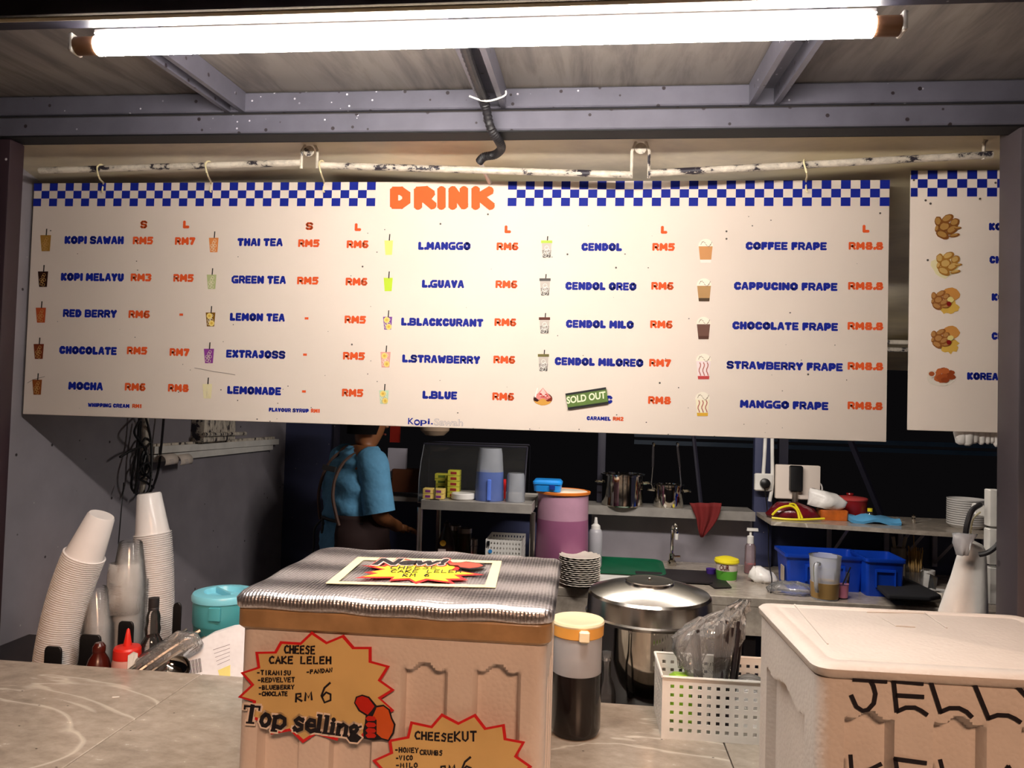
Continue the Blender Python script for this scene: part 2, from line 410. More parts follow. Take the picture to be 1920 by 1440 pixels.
# heavy block lettering for the menu: centre lines on a unit cell
def _arc(cx, cy, rx, ry, a0, a1, n=6): return [(cx + rx * math.cos(R(a0 + (a1 - a0) * i / n)), cy + ry * math.sin(R(a0 + (a1 - a0) * i / n))) for i in range(n + 1)]
BL = {'A': [[(0, 0), (.38, 1), (.62, 1), (1, 0)], [(.25, .3), (.75, .3)]], 'B': [[(.75, .5), (0, .5), (0, 0), (.7, 0), (1, .12), (1, .38), (.75, .5), (.95, .65), (.95, .88), (.65, 1), (0, 1), (0, .5)]],
 'C': [[(1, .85), (.75, 1), (.3, 1), (0, .75), (0, .25), (.3, 0), (.75, 0), (1, .15)]], 'D': [[(0, 0), (0, 1), (.6, 1), (1, .7), (1, .3), (.6, 0), (0, 0)]], 'E': [[(1, 1), (0, 1), (0, 0), (1, 0)], [(0, .5), (.85, .5)]],
 'F': [[(1, 1), (0, 1), (0, 0)], [(0, .48), (.85, .48)]], 'G': [[(.95, 1), (.3, 1), (0, .75), (0, .25), (.3, 0), (1, 0), (1, .4), (.62, .4)]], 'H': [[(0, 0), (0, 1)], [(1, 0), (1, 1)], [(0, .5), (1, .5)]],
 'I': [[(.5, 0), (.5, 1)]], 'J': [[(.45, 1), (.9, 1), (.9, .2), (.6, 0), (.2, 0), (0, .2)]], 'K': [[(0, 0), (0, 1)], [(1, 1), (.2, .5), (1, 0)]], 'L': [[(0, 1), (0, 0), (1, 0)]], 'M': [[(0, 0), (.05, 1), (.5, .35), (.95, 1), (1, 0)]],
 'N': [[(0, 0), (0, 1), (1, 0), (1, 1)]], 'O': [[(.35, 1), (0, .75), (0, .25), (.35, 0), (.65, 0), (1, .25), (1, .75), (.65, 1), (.35, 1)]], 'P': [[(0, 0), (0, 1), (.75, 1), (1, .82), (1, .55), (.75, .38), (0, .38)]],
 'R': [[(0, 0), (0, 1), (.75, 1), (1, .82), (1, .6), (.75, .45), (0, .45)], [(.55, .45), (1, 0)]], 'S': [[(1, .85), (.75, 1), (.2, 1), (0, .8), (.1, .58), (.9, .42), (1, .2), (.8, 0), (.2, 0), (0, .12)]], 'T': [[(0, 1), (1, 1)], [(.5, 1), (.5, 0)]],
 'U': [[(0, 1), (0, .25), (.3, 0), (.7, 0), (1, .25), (1, 1)]], 'V': [[(0, 1), (.5, 0), (1, 1)]], 'W': [[(0, 1), (.2, 0), (.5, .7), (.8, 0), (1, 1)]], 'X': [[(0, 0), (1, 1)], [(0, 1), (1, 0)]], 'Y': [[(0, 1), (.5, .45), (1, 1)], [(.5, .45), (.5, 0)]],
 '.': [[(.5, 0), (.5, .02)]], '1': [[(.2, .85), (.55, 1), (.55, 0)]], '2': [[(0, .85), (.3, 1), (.8, 1), (1, .75), (.0, 0), (1, 0)]], '3': [[(0, 1), (.8, 1), (1, .78), (.6, .52), (1, .3), (.8, 0), (0, 0)]], '5': [[(1, 1), (.1, 1), (.05, .56), (.75, .6), (1, .35), (.8, 0), (0, 0)]],
 '6': [[(.9, 1), (.3, 1), (0, .6), (0, .2), (.3, 0), (.75, 0), (1, .25), (.75, .52), (.05, .48)]], '7': [[(0, 1), (1, 1), (.4, 0)]], '8': [[(.5, .52), (.1, .72), (.2, 1), (.8, 1), (.9, .72), (.5, .52), (0, .28), (.2, 0), (.8, 0), (1, .28), (.5, .52)]]}
BW_ = {'G': 1.15, 'S': 1.05, 'B': 1.08, '8': 1.08, 'I': .42, '.': .3, ' ': .42, '1': .7, 'M': 1.25, 'W': 1.3, 'J': .9, 'L': .9, 'E': .92, 'F': .9, 'O': 1.1, 'C': 1.02, 'N': 1.1}
def block(mb, s, a, ux, uy, sw=.36):
    a, ux, uy = Vector(a), Vector(ux), Vector(uy); H = uy.length; W = ux.length; ws = [BW_.get(c, 1.0) for c in s]; gap = .05; tot = sum(ws) + gap * (len(s) - 1); cw = W / tot
    w_ = min(sw * H, .46 * cw); x = 0; ex = ux.normalized(); ey = uy.normalized(); n = ex.cross(ey); k = 0
    w0 = w_
    for ch, wd in zip(s, ws):
        w_ = w0 * (.76 if ch in 'SGB8356RE2A' else 1.0)
        for st in BL.get(ch, []):
            iw = max(0, wd * cw - w_); pts = [a + ex * (x + w_ / 2 + iw * px) + ey * (w_ / 2 + (H - w_) * py) for px, py in st]
            for p, q in zip(pts, pts[1:]):
                d = (q - p).normalized(); s_ = n.cross(d) * w_ / 2; e = d * w_ * .12; z = n * (k % 9) * .00002; k += 1
                b = len(mb.v); mb.v += [p - s_ - e + z, q - s_ + e + z, q + s_ + e + z, p + s_ - e + z]; mb.face((b, b + 1, b + 2, b + 3))
            for p in pts:
                z = n * (k % 9) * .00002; k += 1; b = len(mb.v); mb.v += [p + z + (ex * math.cos(2 * PI * i / 8) + ey * math.sin(2 * PI * i / 8)) * w_ * .54 for i in range(8)]; mb.face(list(range(b, b + 8)))
        x += (wd + gap) * cw
    return mb
# ------------------------------------------------------------------ room shell
CZ = 0.97; WZ = 0.82; LW = -1.70; BW = 4.02; RW = 2.35; SZ = 0.885
mb = MB(); mb.box((0.3, 1.5, -.03), (8, 9, .06)); M['floor'] = mat('concrete_floor', '#4a4644', .7, bump=.2); struct('floor', mb, 'floor')
mb = MB(); mb.box((LW - .03, 2.95, 1.2), (.06, 2.3, 2.4)); struct('wall_left', mb, 'wall')
# back wall: solid left bay, low wall with ledge, studs, opening above
mb = MB(); xl = XW(626, BW, 1.3)
mb.box(((LW + xl) / 2, BW + .03, 1.0), (xl - LW, .06, 2.0)); mb.box(((xl + RW) / 2, BW + .03, .545), (RW - xl, .06, 1.09))
struct('wall_back', mb, 'navy')
mb = MB(); mb.box((.44, BW + .0, .95), (.86, .012, .27)); struct('trim_1', mb, 'wall')
mb = MB(); mb.box((RW + .03, 3, 1.2), (.06, 2.4, 2.4)); struct('wall_right', mb, 'navy')
mb = MB(); mb.box((xl + .012, BW + .0, 1.45), (.024, .03, .9)); struct('trim_2', mb, 'beamdark')
# sloping ceiling of the stall
CP = [(1.812, 2.302), (1.95, 2.290), (2.45, 2.15), (3.2, 2.03), (4.25, 1.86)]
def cz(Y):
    for (a, za), (b, zb_) in zip(CP, CP[1:]):
        if Y <= b: return za + (zb_ - za) * (Y - a) / (b - a)
    return CP[-1][1]
mb = MB(); rg = []
for j in range(61):
    Y = 1.812 + (4.25 - 1.812) * j / 60; rg.append([Vector((LW - .06 + (RW - LW + .06) * i / 80, Y, cz(Y) + .006 * math.sin(i * .5 + Y * 3) * math.sin(Y * 6 + i * .13))) for i in range(81)])
mb.rings(rg, close=False, cap0=False, cap1=False); mb.rings([[v + Vector((0, 0, .02)) for v in r_] for r_ in rg], close=False, cap0=False, cap1=False)
struct('ceiling', mb, 'stallceil', smooth=60)
# canopy sheet over the customer's side
mb = MB(); mb.prism([(-2.6, .2, 2.28), (2.0, .2, 2.28), (2.0, 1.82, 2.372), (-2.6, 1.82, 2.372)], (0, 0, 1), .015); struct('ceiling_canopy', mb, 'ceil')
# beams
def beam(name, y0, y1, z0, z1, m, label, x0=-2.6, x1=2.0, extra=None):
    t = MB(); t.box(((x0 + x1) / 2, (y0 + y1) / 2, (z0 + z1) / 2), (x1 - x0, y1 - y0, z1 - z0), ch=.003)
    return struct(name, t, m)
beam('beam', 1.75, 1.81, 2.262, 2.309, 'beam', '')
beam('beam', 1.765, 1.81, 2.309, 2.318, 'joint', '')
bu = beam('beam', 1.755, 1.81, 2.318, 2.366, 'beam', '')
beam('beam', 1.03, 1.07, 2.172, 2.31, 'beamdark', ''); beam('beam_lip', 1.024, 1.031, 2.163, 2.170, 'stallceil', ''); beam('beam', 1.752, 1.81, 2.259, 2.2618, 'beamshade', '')  # last strip: thin black sheet, the beam's unlit underside put in as colour
# welded spatter and chips on the beams
for (xa, xb) in ((-.93, -.88), (-.285, -.225), (.342, .41)):      # channel rafters, open side down
    r = thing('rafter', 'x', 'rafter', ((xa + xb) / 2, 0, 0)); wd = xb - xa
    r['label'] = {True: 'painted steel channel rafter above the left end of the lit tube', False: 'painted steel channel rafter above the right end of the lit tube'}[xa < -.5]
    if -.5 < xa < 0: r['label'] = 'middle steel channel rafter with the black conduit running inside it'
    r['kind'] = 'structure'; del r['category']
    def pr(x0, x1, z0, z1, nm):
        t = MB(); ya, yb = 1.06, 1.755; za = lambda Y: 2.28 + (Y - .2) * (.092 / 1.62)
        t.rings([[(x0, Y, za(Y) - z1), (x1, Y, za(Y) - z1), (x1, Y, za(Y) - z0), (x0, Y, za(Y) - z0)] for Y in (ya, yb)]); t.build(nm, 'beam', r, smooth=0)
    pr(-wd / 2, -wd / 2 + .012, .002, .052, 'flange'); pr(wd / 2 - .012, wd / 2, .002, .052, 'flange'); pr(-wd / 2 + .012, wd / 2 - .012, .002, .014, 'web')
# posts
mb = MB(); mb.box((-1.555, 1.782, 1.13), (.085, .05, 2.255), ch=.004); struct('post', mb, 'postL')
mb = MB(); mb.box((.985, 1.805, 1.15), (.10, .09, 2.3), ch=.005); mb.box((1.09, 1.79, 1.15), (.12, .02, 2.3)); struct('post', mb, 'post')
# eave piece on top of the left wall, peeling paint, and braces in both corners
mb = MB(); mb.tube([PX(70, 275, LW + .03), PX(185, 330, LW + .03) + Vector((0, .0, 0))], .022, 4); tag(mb.build('corner_brace', 'pipe'), 'peeling white brace in the top corner above the grey left wall', 'brace')
mb = MB(); q0 = P(1905, 282, 2.02); q1 = P(1845, 325, 2.10); mb.tube([q0 + (q0 - q1) * 1.1, q1 + (q1 - q0) * .9], .013, 8); tag(mb.build('corner_brace', 'pipe'), 'sloping white pipe above the fried food menu board beside the post', 'pipe')

# hanging pipe in three lengths with bent straps
mp = [((75, 320), (565, 305)), ((600, 310), (1185, 328)), ((1215, 325), (1860, 290))]
nm = ['white peeling pipe above the left third of the drink board', 'white peeling pipe above the red DRINK lettering, middle length', 'white peeling pipe running up to the right-hand corner above the board']
for (p, q), lb in zip(mp, nm):
    mb = MB(); mb.tube([P(*p, 1.93), P(*q, 1.93)], .0092, 12); tag(mb.build('hanging_pipe', 'pipe'), lb, 'pipe', 'pipes the menu board hangs from')
for px, py, lb in ((580, 308, 'bent steel strap holding pipes near the left, above checkered border'), (1200, 326, 'bent steel strap holding pipes right of the red DRINK lettering'), (1862, 290, 'bent steel strap at the right-hand end of the pipes')):
    c = P(px, py, 1.93); mb = MB(); zt = cz(1.93) + .004
    for sgn in ((-1, 1) if px < 1800 else (-1,)):
        mb.tube([c + Vector((sgn * .022, 0, -.012)), c + Vector((sgn * .022, 0, (zt - c.z) * .7)), Vector((c.x + sgn * .012, 1.93, zt))], .004, 6)
    if px < 1800: mb.disc((c.x, 1.925, zt - .020), .015, (0, -1, 0), .002, 14)
    tag(mb.build('pipe_strap', 'pipe'), lb, 'strap')
# corrugated conduit
def conduit():
    pts = [P(858, 20, 1.16), P(873, 92, 1.42), P(893, 150, 1.58), P(908, 190, 1.70), P(920, 240, 1.728), P(934, 262, 1.77), P(940, 278, 1.84), P(928, 290, 1.89), P(908, 294, 1.905), P(899, 303, 1.92)]
    t = MB(); t.tube(pts, .0115, 10, smooth=14)
    # ribs
    n = len(t.v) // 10
    for i in range(n):
        c = sum((t.v[i * 10 + j] for j in range(10)), Vector()) / 10
        if i % 2:
            for j in range(10): t.v[i * 10 + j] = c + (t.v[i * 10 + j] - c) * .84
    tag(t.build('conduit', 'rubber'), 'black corrugated cable conduit snaking down to the pipe above the board', 'conduit')
    t = MB(); a = P(880, 180, 1.68); b = P(945, 180, 1.68); t.tube([a, (a + b) / 2 + Vector((0, -.0, -.012)), b, b + Vector((.004, 0, .012))], .0022, 6, smooth=4)
    tag(t.build('cable_tie', 'white'), 'pale cable tie looped round the middle rafter and conduit', 'cable tie')
    t = MB(); t.tube([P(900, 304, 1.93), P(922, 350, 2.08)], .006, 8); tag(t.build('white_rod', 'white'), 'short white tube dropping behind the board from the black conduit', 'tube')
conduit()
# tube lamp
tl = thing('tube_lamp', 'lit white fluorescent tube lamp mounted under the front beam', 'lamp', (-.2095, 1.105, 2.1625))
mb = MB(); mb.tube([(-.5965, 0, 0), (.5965, 0, 0)], .0155, 20); mb.build('lit_tube', 'tube', tl)
mb = MB(); mb.loft([(.60, .009, .003, 0), (.60, .008, .003, .006)], (0, 0, .017)); mb.build('batten', 'white', tl)
M['capbrown'] = mat('brown_tape', '#6b4a34', .5)
for sx in (-1, 1):
    mb = MB(); mb.tube([(sx * .597, 0, 0), (sx * .632, 0, 0)], .0145, 16); mb.build('end_cap', 'capbrown', tl)
    mb = MB(); mb.box((sx * .636, 0, .002), (.007, .028, .030), ch=.002); mb.build('lamp_holder', 'white', tl)

# ------------------------------------------------------------------ drink menu board
BY = 2.056; BX0, BX1, BZ0, BZ1 = -1.685, .768, 1.538, 2.232
NB = Vector((0, -1, 0)); FR = BY - .0005
board = thing('menu_board', 'long white DRINK menu board with blue checkered top edge, hanging from pipes', 'menu board', ((BX0 + BX1) / 2, BY, BZ0))
O = Vector(board.location)
def lp(px, py, k=0): return P(px, py, BY) + Vector((0, -.0006 - k * .0004, 0)) - O
mb = MB(); mb.box((0, .0025, (BZ1 - BZ0) / 2), (BX1 - BX0, .005, BZ1 - BZ0), ch=.001); mb.build('panel', 'signwhite', board)
def quad(mb, x0, x1, z0, z1, y): b = len(mb.v); mb.v += [Vector((x0, y, z0)), Vector((x1, y, z0)), Vector((x1, y, z1)), Vector((x0, y, z1))]; mb.face((b, b + 1, b + 2, b + 3))
def checker(parent, x0, x1, z1, n, rows, rh, y, name='checkered_border', first=1.0):
    mb = MB(); pw = (x1 - x0) / (n - 1 + first); e = [x0, x0 + pw * first]
    while len(e) < n + 1: e.append(e[-1] + pw)
    for i in range(n):
        for j in range(rows):
            if (i + j) % 2 == 0: quad(mb, e[i], e[i + 1], z1 - (j + 1) * rh, z1 - j * rh, y)
    mb.build(name, 'blue', parent, smooth=0)
rh = .0232; zt = BZ1 - BZ0 - .0005
checker(board, BX0 - O.x, P(705, 340, BY).x - O.x, zt, 41, 3, rh, -.0007)
checker(board, P(953, 340, BY).x - O.x, BX1 - O.x, zt, 41, 3, rh, -.0007)
def word(parent, s, x0, x1, yc, h, m, name, off=.085, fn=None, shear=0, k=0):
    fn = fn or lp
    a = fn(x0, yc + h / 2, k); b = fn(x1, yc + h / 2, k); c = fn(x0, yc - h / 2, k)
    mb = MB(); b.z = a.z; (block(mb, s, a, b - a, Vector((0, 0, c.z - a.z))) if off == .085 else addtext(mb, s, a, b - a, Vector((0, 0, c.z - a.z)), off, shear)); return mb.build(name, m, parent, smooth=0)
ITEMS = [('KOPI SAWAH', 122, 231, 450), ('KOPI MELAYU', 115, 231, 519), ('RED BERRY', 119, 218, 587), ('CHOCOLATE', 112, 218, 656), ('MOCHA', 129, 192, 723),
 ('THAI TEA', 446, 529, 454), ('GREEN TEA', 435, 535, 524), ('LEMON TEA', 432, 533, 594), ('EXTRAJOSS', 425, 534, 663), ('LEMONADE', 427, 526, 731),
 ('L.MANGGO', 785, 881, 461), ('L.GUAVA', 792, 869, 532), ('L.BLACKCURANT', 753, 905, 603), ('L.STRAWBERRY', 755, 899, 672), ('L.BLUE', 793, 856, 740),
 ('CENDOL', 1091, 1165, 463), ('CENDOL OREO', 1061, 1192, 536), ('CENDOL MILO', 1062, 1187, 607), ('CENDOL MILOREO', 1041, 1205, 677), ('C', 1136, 1147, 749),
 ('COFFEE FRAPE', 1399, 1549, 461), ('CAPPUCINO FRAPE', 1377, 1569, 536), ('CHOCOLATE FRAPE', 1374, 1570, 610), ('STRAWBERRY FRAPE', 1363, 1579, 684), ('MANGGO FRAPE', 1388, 1552, 757)]
for s, a, b, y in ITEMS: word(board, s, a - 1, b + 1, y, 15, 'blue', 'item_name')
PR = [('RM5', 250, 286, 451), ('RM3', 246, 283, 520), ('RM6', 242, 280, 589), ('RM5', 239, 275, 657), ('RM6', 235, 272, 725), ('RM7', 329, 365, 452), ('RM5', 326, 362, 521), ('RM7', 319, 354, 660), ('RM8', 316, 353, 727),
 ('S', 264, 275, 421), ('L', 344, 354, 421), ('RM5', 560, 598, 456), ('RM5', 558, 596, 526), ('RM6', 651, 690, 458), ('RM6', 649, 688, 528), ('RM5', 647, 685, 599), ('RM5', 644, 683, 667), ('RM5', 642, 680, 736),
 ('S', 574, 586, 424), ('L', 666, 676, 426), ('RM6', 932, 971, 462), ('RM6', 930, 969, 533), ('RM6', 928, 967, 604), ('RM6', 926, 965, 674), ('RM6', 924, 963, 743), ('L', 947, 957, 430),
 ('RM5', 1224, 1264, 463), ('RM6', 1222, 1262, 536), ('RM6', 1220, 1260, 608), ('RM7', 1218, 1257, 680), ('RM8', 1216, 1257, 750), ('L', 1240, 1250, 431),
 ('RM8.8', 1592, 1655, 461), ('RM8.8', 1591, 1655, 536), ('RM8.8', 1590, 1655, 611), ('RM8.8', 1590, 1655, 686), ('RM8.8', 1590, 1654, 760), ('L', 1618, 1629, 429)]
for s, a, b, y in PR: word(board, s, a - 1, b + 1, y, 14.5, 'orange', 'price')
for x, y in ((340, 590), (575, 597), (572, 665), (570, 734)):
    mb = MB(); mb.box(lp(x, y), (.011, .0006, .0065)); mb.build('price_dash', 'orange', board, smooth=0)
for s, a, b, y, m in (('WHIPPING CREAM', 165, 243, 759, 'blue'), ('RM1', 248, 266, 761, 'orange'), ('FLAVOUR SYRUP', 504, 579, 768, 'blue'), ('RM1', 583, 600, 770, 'orange'), ('CARAMEL', 1100, 1145, 784, 'blue'), ('RM2', 1149, 1169, 785, 'orange')):
    word(board, s, a, b, y, 7.5, m, 'extra_line')
M['titleorange'] = mat('title_orange', '#e4632f', .6, spec=.15, var=.04)
# rounded heavy heading letters, built as thick strokes
def heading():
    mb = MB(); w_ = .0238
    def g(px, py): return lp(px, py, 0)
    LT = {'D': [[(739, 358), (739, 384), (752, 384), (762, 377), (762, 365), (752, 358), (739, 358)]], 'R': [[(784, 386), (784, 358), (799, 357), (808, 363), (801, 372), (784, 373)], [(797, 373), (811, 385)]],
          'I': [[(828, 357), (828, 386)]], 'N': [[(849, 386), (849, 357), (870, 385), (870, 357)]], 'K': [[(892, 357), (892, 386)], [(918, 358), (894, 372)], [(899, 369), (920, 386)]]}
    k = 0
    for L in LT.values():
        for st in L:
            pts = [g(*p) for p in st]
            for p in pts: mb.disc(p + Vector((0, -k * .00004, 0)), w_ / 2, NB, .0003, 12); k += 1
            for p, q in zip(pts, pts[1:]): mb.stroke([p + Vector((0, -k * .00004, 0)), q + Vector((0, -k * .00004, 0))], w_, NB, .0003); k += 1
    mb.build('heading_lettering', 'titleorange', board, smooth=0)
heading()
word(board, 'K', 765, 776, 789.5, 12, 'blue', 'logo_lettering', .02); word(board, 'pi.', 788, 812, 791.5, 14, 'blue', 'logo_lettering', .02)
mb = MB(); mb.disc(lp(782, 792), .0085, NB, .0004, 18); mb.build('logo_ring', 'blue', board, smooth=0); mb = MB(); mb.disc(lp(782, 792, 1.2), .0048, NB, .0004, 14, sx=1.1, sz=.8); mb.build('logo_ring', 'signwhite', board, smooth=0)
M['greyprint'] = mat('grey_print', '#a9a3ad', .4, var=.03)
word(board, 'Sawah', 814, 868, 791, 13, 'greyprint', 'logo_lettering', .022); word(board, 'Sawah', 815, 867, 791, 11.6, 'signwhite', 'logo_lettering', -.012, k=1)
# drink pictures
def shade(c, k): return tuple(min(1, x * k) for x in col(c)[:3])
_pm = {}
def pm(c):
    if c not in _pm: _pm[c] = mat('print_' + str(len(_pm)), c, .6, spec=.15, var=.05)
    return _pm[c]
def cup(parent, cx, yt, yb, wt, c, lid=None, kind='plain', dots='#cfae74', fn=None):
    fn = fn or lp; t = MB(); mats = []
    def use(m): mats.append(m); t.k = len(mats) - 1
    def poly(pts, k=0): t.prism([fn(x, y, k) for x, y in pts], NB, .0003)
    hw, hb = wt / 2, wt / 2 * .76
    use(pm('#2b2320')); poly([(cx + 1, yt - 12), (cx + 3, yt - 12), (cx + 2, yt + 1), (cx, yt + 1)])
    use(pm(c)); poly([(cx - hw, yt), (cx + hw, yt), (cx + hb, yb), (cx - hb, yb)])
    if kind in ('plain', 'slices', 'lid') and dots:
        use(pm(dots))
        for i, (dx, dy) in enumerate(((-.45, .8), (.1, .86), (-.15, .62), (.35, .55), (.0, .35), (-.5, .55), (.3, .22))):
            c0 = fn(cx + dx * hb, yt + dy * (yb - yt), 1.2); r = .0042 if kind != 'lid' else .0055
            n = 10; ring = [c0 + Vector((math.cos(2 * PI * j / n) * r, 0, math.sin(2 * PI * j / n) * r)) for j in range(n)]
            t.stroke(ring + [ring[0]], .0011, NB, .0002)
            if kind == 'lid' and i > 3: break
    if kind == 'slices':
        for (dx, dy, cc) in ((-.2, .25, '#ecd27a'), (.25, .78, '#ecd27a')):
            use(pm(cc)); t.disc(fn(cx + dx * hw, yt + dy * (yb - yt), 2), .0085, NB, .0003, 14); use(pm('#d9b04a')); t.disc(fn(cx + dx * hw, yt + dy * (yb - yt), 3), .004, NB, .0003, 8)
    if lid:
        use(pm(lid)); poly([(cx - hw - 1, yt - 4), (cx + hw + 1, yt - 4), (cx + hw + 1, yt + 1), (cx - hw - 1, yt + 1)], 1.4)
        use(pm('#9a928c')); poly([(cx - hb - 1.4, yb - 14), (cx + hb + 1.4, yb - 14), (cx + hb, yb), (cx - hb, yb)], .7); use(pm('#5d5855')); poly([(cx - hb - .5, yb - 5), (cx + hb + .5, yb - 5), (cx + hb, yb), (cx - hb, yb)], .9)
    if kind == 'frape':
        use(pm('#f4ead9')); n = 12; poly([(cx + (hw + 1) * math.cos(PI * i / n), yt + 1 - 14 * math.sin(PI * i / n)) for i in range(n, -1, -1)], .8)
        use(pm('#8a7560'))
        for i in range(7): x = cx - hw * .7 + i * hw * .23; t.stroke([fn(x, yt - 2 - 5 * math.sin(i), 2), fn(x + 3, yt - 4 - 5 * math.sin(i + 1), 2)], .0012, NB, .0002)
        use(pm(dots)); poly([(cx - hb - .6, yb - 6), (cx + hb + .6, yb - 6), (cx + hb, yb), (cx - hb, yb)], .9)
    if kind == 'swirl':
        pass
    t.build('drink_picture', mats, parent, smooth=0)
for cx, yt, yb, w_, c in ((86, 441, 471, 20, '#9a7030'), (81, 509, 538, 19, '#2a120c'), (77, 577, 605, 19, '#b04a24'), (73, 645, 673, 19, '#6f2f1a'), (70, 712, 740, 18, '#84441c')): cup(board, cx, yt, yb, w_, c, dots='#c79a5c')
for cx, yt, yb, w_, c, k in ((401, 446, 473, 18, '#d9864a', 'plain'), (397, 515, 542, 18, '#b3b884', 'plain'), (395, 586, 612, 18, '#7a5414', 'slices'), (392, 654, 681, 19, '#8c3d92', 'plain'), (389, 720, 747, 18, '#e8dcae', 'plain')): cup(board, cx, yt, yb, w_, c, kind=k, dots='#e8dcc0')
for cx, yt, yb, w_, c, k in ((729, 451, 478, 16, '#f3e37a', 'none'), (728, 521, 546, 17, '#bcd83a', 'none'), (727, 594, 618, 17, '#7a4a9a', 'slices'), (723, 660, 689, 19, '#e2a49a', 'slices'), (720, 732, 757, 18, '#b9d2b4', 'slices')): cup(board, cx, yt, yb, w_, c, kind=k, dots='#f3e3d0')
for cx, yt, yb, l in ((1025, 455, 483, '#b7d052'), (1022, 526, 554, '#54504e'), (1021, 599, 625, '#5c332a'), (1019, 668, 696, '#6b6438')): cup(board, cx, yt, yb, 19, '#c4bab2', lid=l, kind='lid', dots='#f4f0ea')
for cx, yt, yb, w_, c, d in ((1323, 461, 493, 26, '#c98f5c', '#ece4da'), (1320, 535, 565, 26, '#b28a5c', '#4a3828'), (1319, 607, 636, 25, '#6a4a40', '#54362c'), (1319, 676, 711, 27, '#f0dede', '#c04848'), (1317, 748, 780, 26, '#f2e8cc', '#d9a93a')):
    cup(board, cx, yt, yb, w_, c, kind='frape', dots=d)
# squiggles of sauce in the last two cups
mb = MB()
for cx, y0, y1 in ((1319, 680, 704), (1317, 751, 773)):
    for dx in (-7, 0, 7): mb.stroke([lp(cx + dx + 1.6 * math.sin(i * 1.3), y0 + (y1 - y0) * i / 6, 2) for i in range(7)], .0026, NB, .0002)
mb.build('sauce_squiggle', pm('#b0685c'), board, smooth=0, kind='stuff')
def blob(cx, cy, rx, ry, n=14, jag=.12, a0=0): return [(cx + rx * (1 + random.uniform(-jag, jag)) * math.cos(a0 + 2 * PI * i / n), cy - ry * (1 + random.uniform(-jag, jag)) * math.sin(a0 + 2 * PI * i / n)) for i in range(n)]
def picture(parent, name, layers, fn):
    t = MB(); mats = []
    for i, (pts, c) in enumerate(layers): mats.append(pm(c)); t.k = i; t.prism([fn(x, y, i * .35) for x, y in pts], NB, .0002)
    t.build(name, mats, parent, smooth=0)
lay = [(blob(1018, 748, 18, 12, 18, .02), '#6a3a2a'), (blob(1018, 752, 15, 8), '#d9a04a'), (blob(1006, 748, 6, 5), '#3a1a14'), (blob(1029, 748, 6, 5), '#7a2a1c'),
       ([(1003, 744), (1018, 727), (1033, 745), (1025, 750), (1018, 747), (1010, 750)], '#e08a84'), ([(1012, 738), (1018, 728), (1025, 739), (1019, 744)], '#f2c8c0'), ([(1002, 745), (1007, 727), (1009, 728), (1005, 745)], '#f2ece6')]
lay += [(blob(1018 + random.uniform(-9, 9), 741 + random.uniform(-4, 6), 2.2, 1.2, 7), random.choice(['#c23a3a', '#f6d8d0', '#d86a60'])) for _ in range(16)]
picture(board, 'food_picture', lay, lp)
# sold out strip taped over an item
so = thing('sold_out_card', 'green SOLD OUT card with black edges stuck over a menu line', 'card', P(1100, 747, BY - .006)); so_o = Vector(so.location)
def sp(px, py, k=0): return P(px, py, BY - .004) + Vector((0, -.001 - k * .0004, 0)) - so_o
mb = MB(); mb.prism([sp(*p) for p in ((1060, 738), (1136, 726), (1141, 757), (1065, 768))], NB, .002); mb.build('card_edge', 'black', so, smooth=0)
M['olive'] = mat('olive_print', '#5d7a35', .4, var=.25, vs=25)
mb = MB(); mb.prism([sp(*p, 5.2) for p in ((1061, 742), (1137, 730), (1140, 753), (1065, 764))], NB, .0004); mb.build('card_face', 'olive', so, smooth=0)
a = sp(1063, 757.5, 7); b = sp(1136, 747, 7); mb = MB(); addtext(mb, 'SOLD OUT', a, b - a, sp(1062, 744, 7) - a, .03); mb.build('card_lettering', pm('#eef0d0'), so, smooth=0)
# specks and pin holes
mb = MB(); rs = random.Random(3)
for i in range(90):
    x = rs.uniform(BX0 + .05, BX1 - .02); z = BZ0 + (rs.random() ** 1.6) * (BZ1 - BZ0 - .09)
    mb.disc(Vector((x, BY - .0008, z)) - O, rs.uniform(.0007, .0019), NB, .0002, 6, sx=rs.uniform(.6, 1.6))
for p in ((826, 420), (915, 402), (1155, 502), (1362, 434), (1362, 448), (1650, 400), (1515, 702), (1237, 718), (1064, 477), (680, 500), (660, 646)): mb.disc(lp(*p, 1), .0028, NB, .0003, 7)
mb.build('dirt_specks', pm('#57504c'), board, smooth=0, kind='stuff')
mb = MB(); mb.stroke([lp(*p) for p in ((365, 690), (378, 692), (402, 697), (425, 700), (441, 703))], .0015, NB, .0002); mb.stroke([lp(*p) for p in ((52, 718), (62, 712), (84, 706))], .0015, NB, .0002); mb.build('scratch', pm('#8f8078'), board, smooth=0, kind='stuff')
# string ties
for px, yp in ((190, 317), (392, 311), (604, 310), (1508, 309)):
    t0 = P(px, yp, 1.93); t1 = P(px + 3, 357, 2.05); mb = MB()
    mb.tube([t0 + Vector((.008, .012, 0)), t0 + Vector((0, .0, .0125)), t0 + Vector((-.004, -.0125, 0)), t0 + Vector((.004, -.012, -.03)), Vector((t1.x, BY - .006, BZ1 - .002)), t1 + Vector((0, -.003, 0)), t1 + Vector((.004, -.004, -.006))], .0024, 6, smooth=4)
    tag(mb.build('string_tie', 'cream'), {190: 'pale string tie at the far left corner of the drink board', 392: 'pale string tie above the second menu column', 604: 'pale string tie left of the DRINK heading', 1508: 'pale string tie above the frape column of the board'}[px], 'string tie')

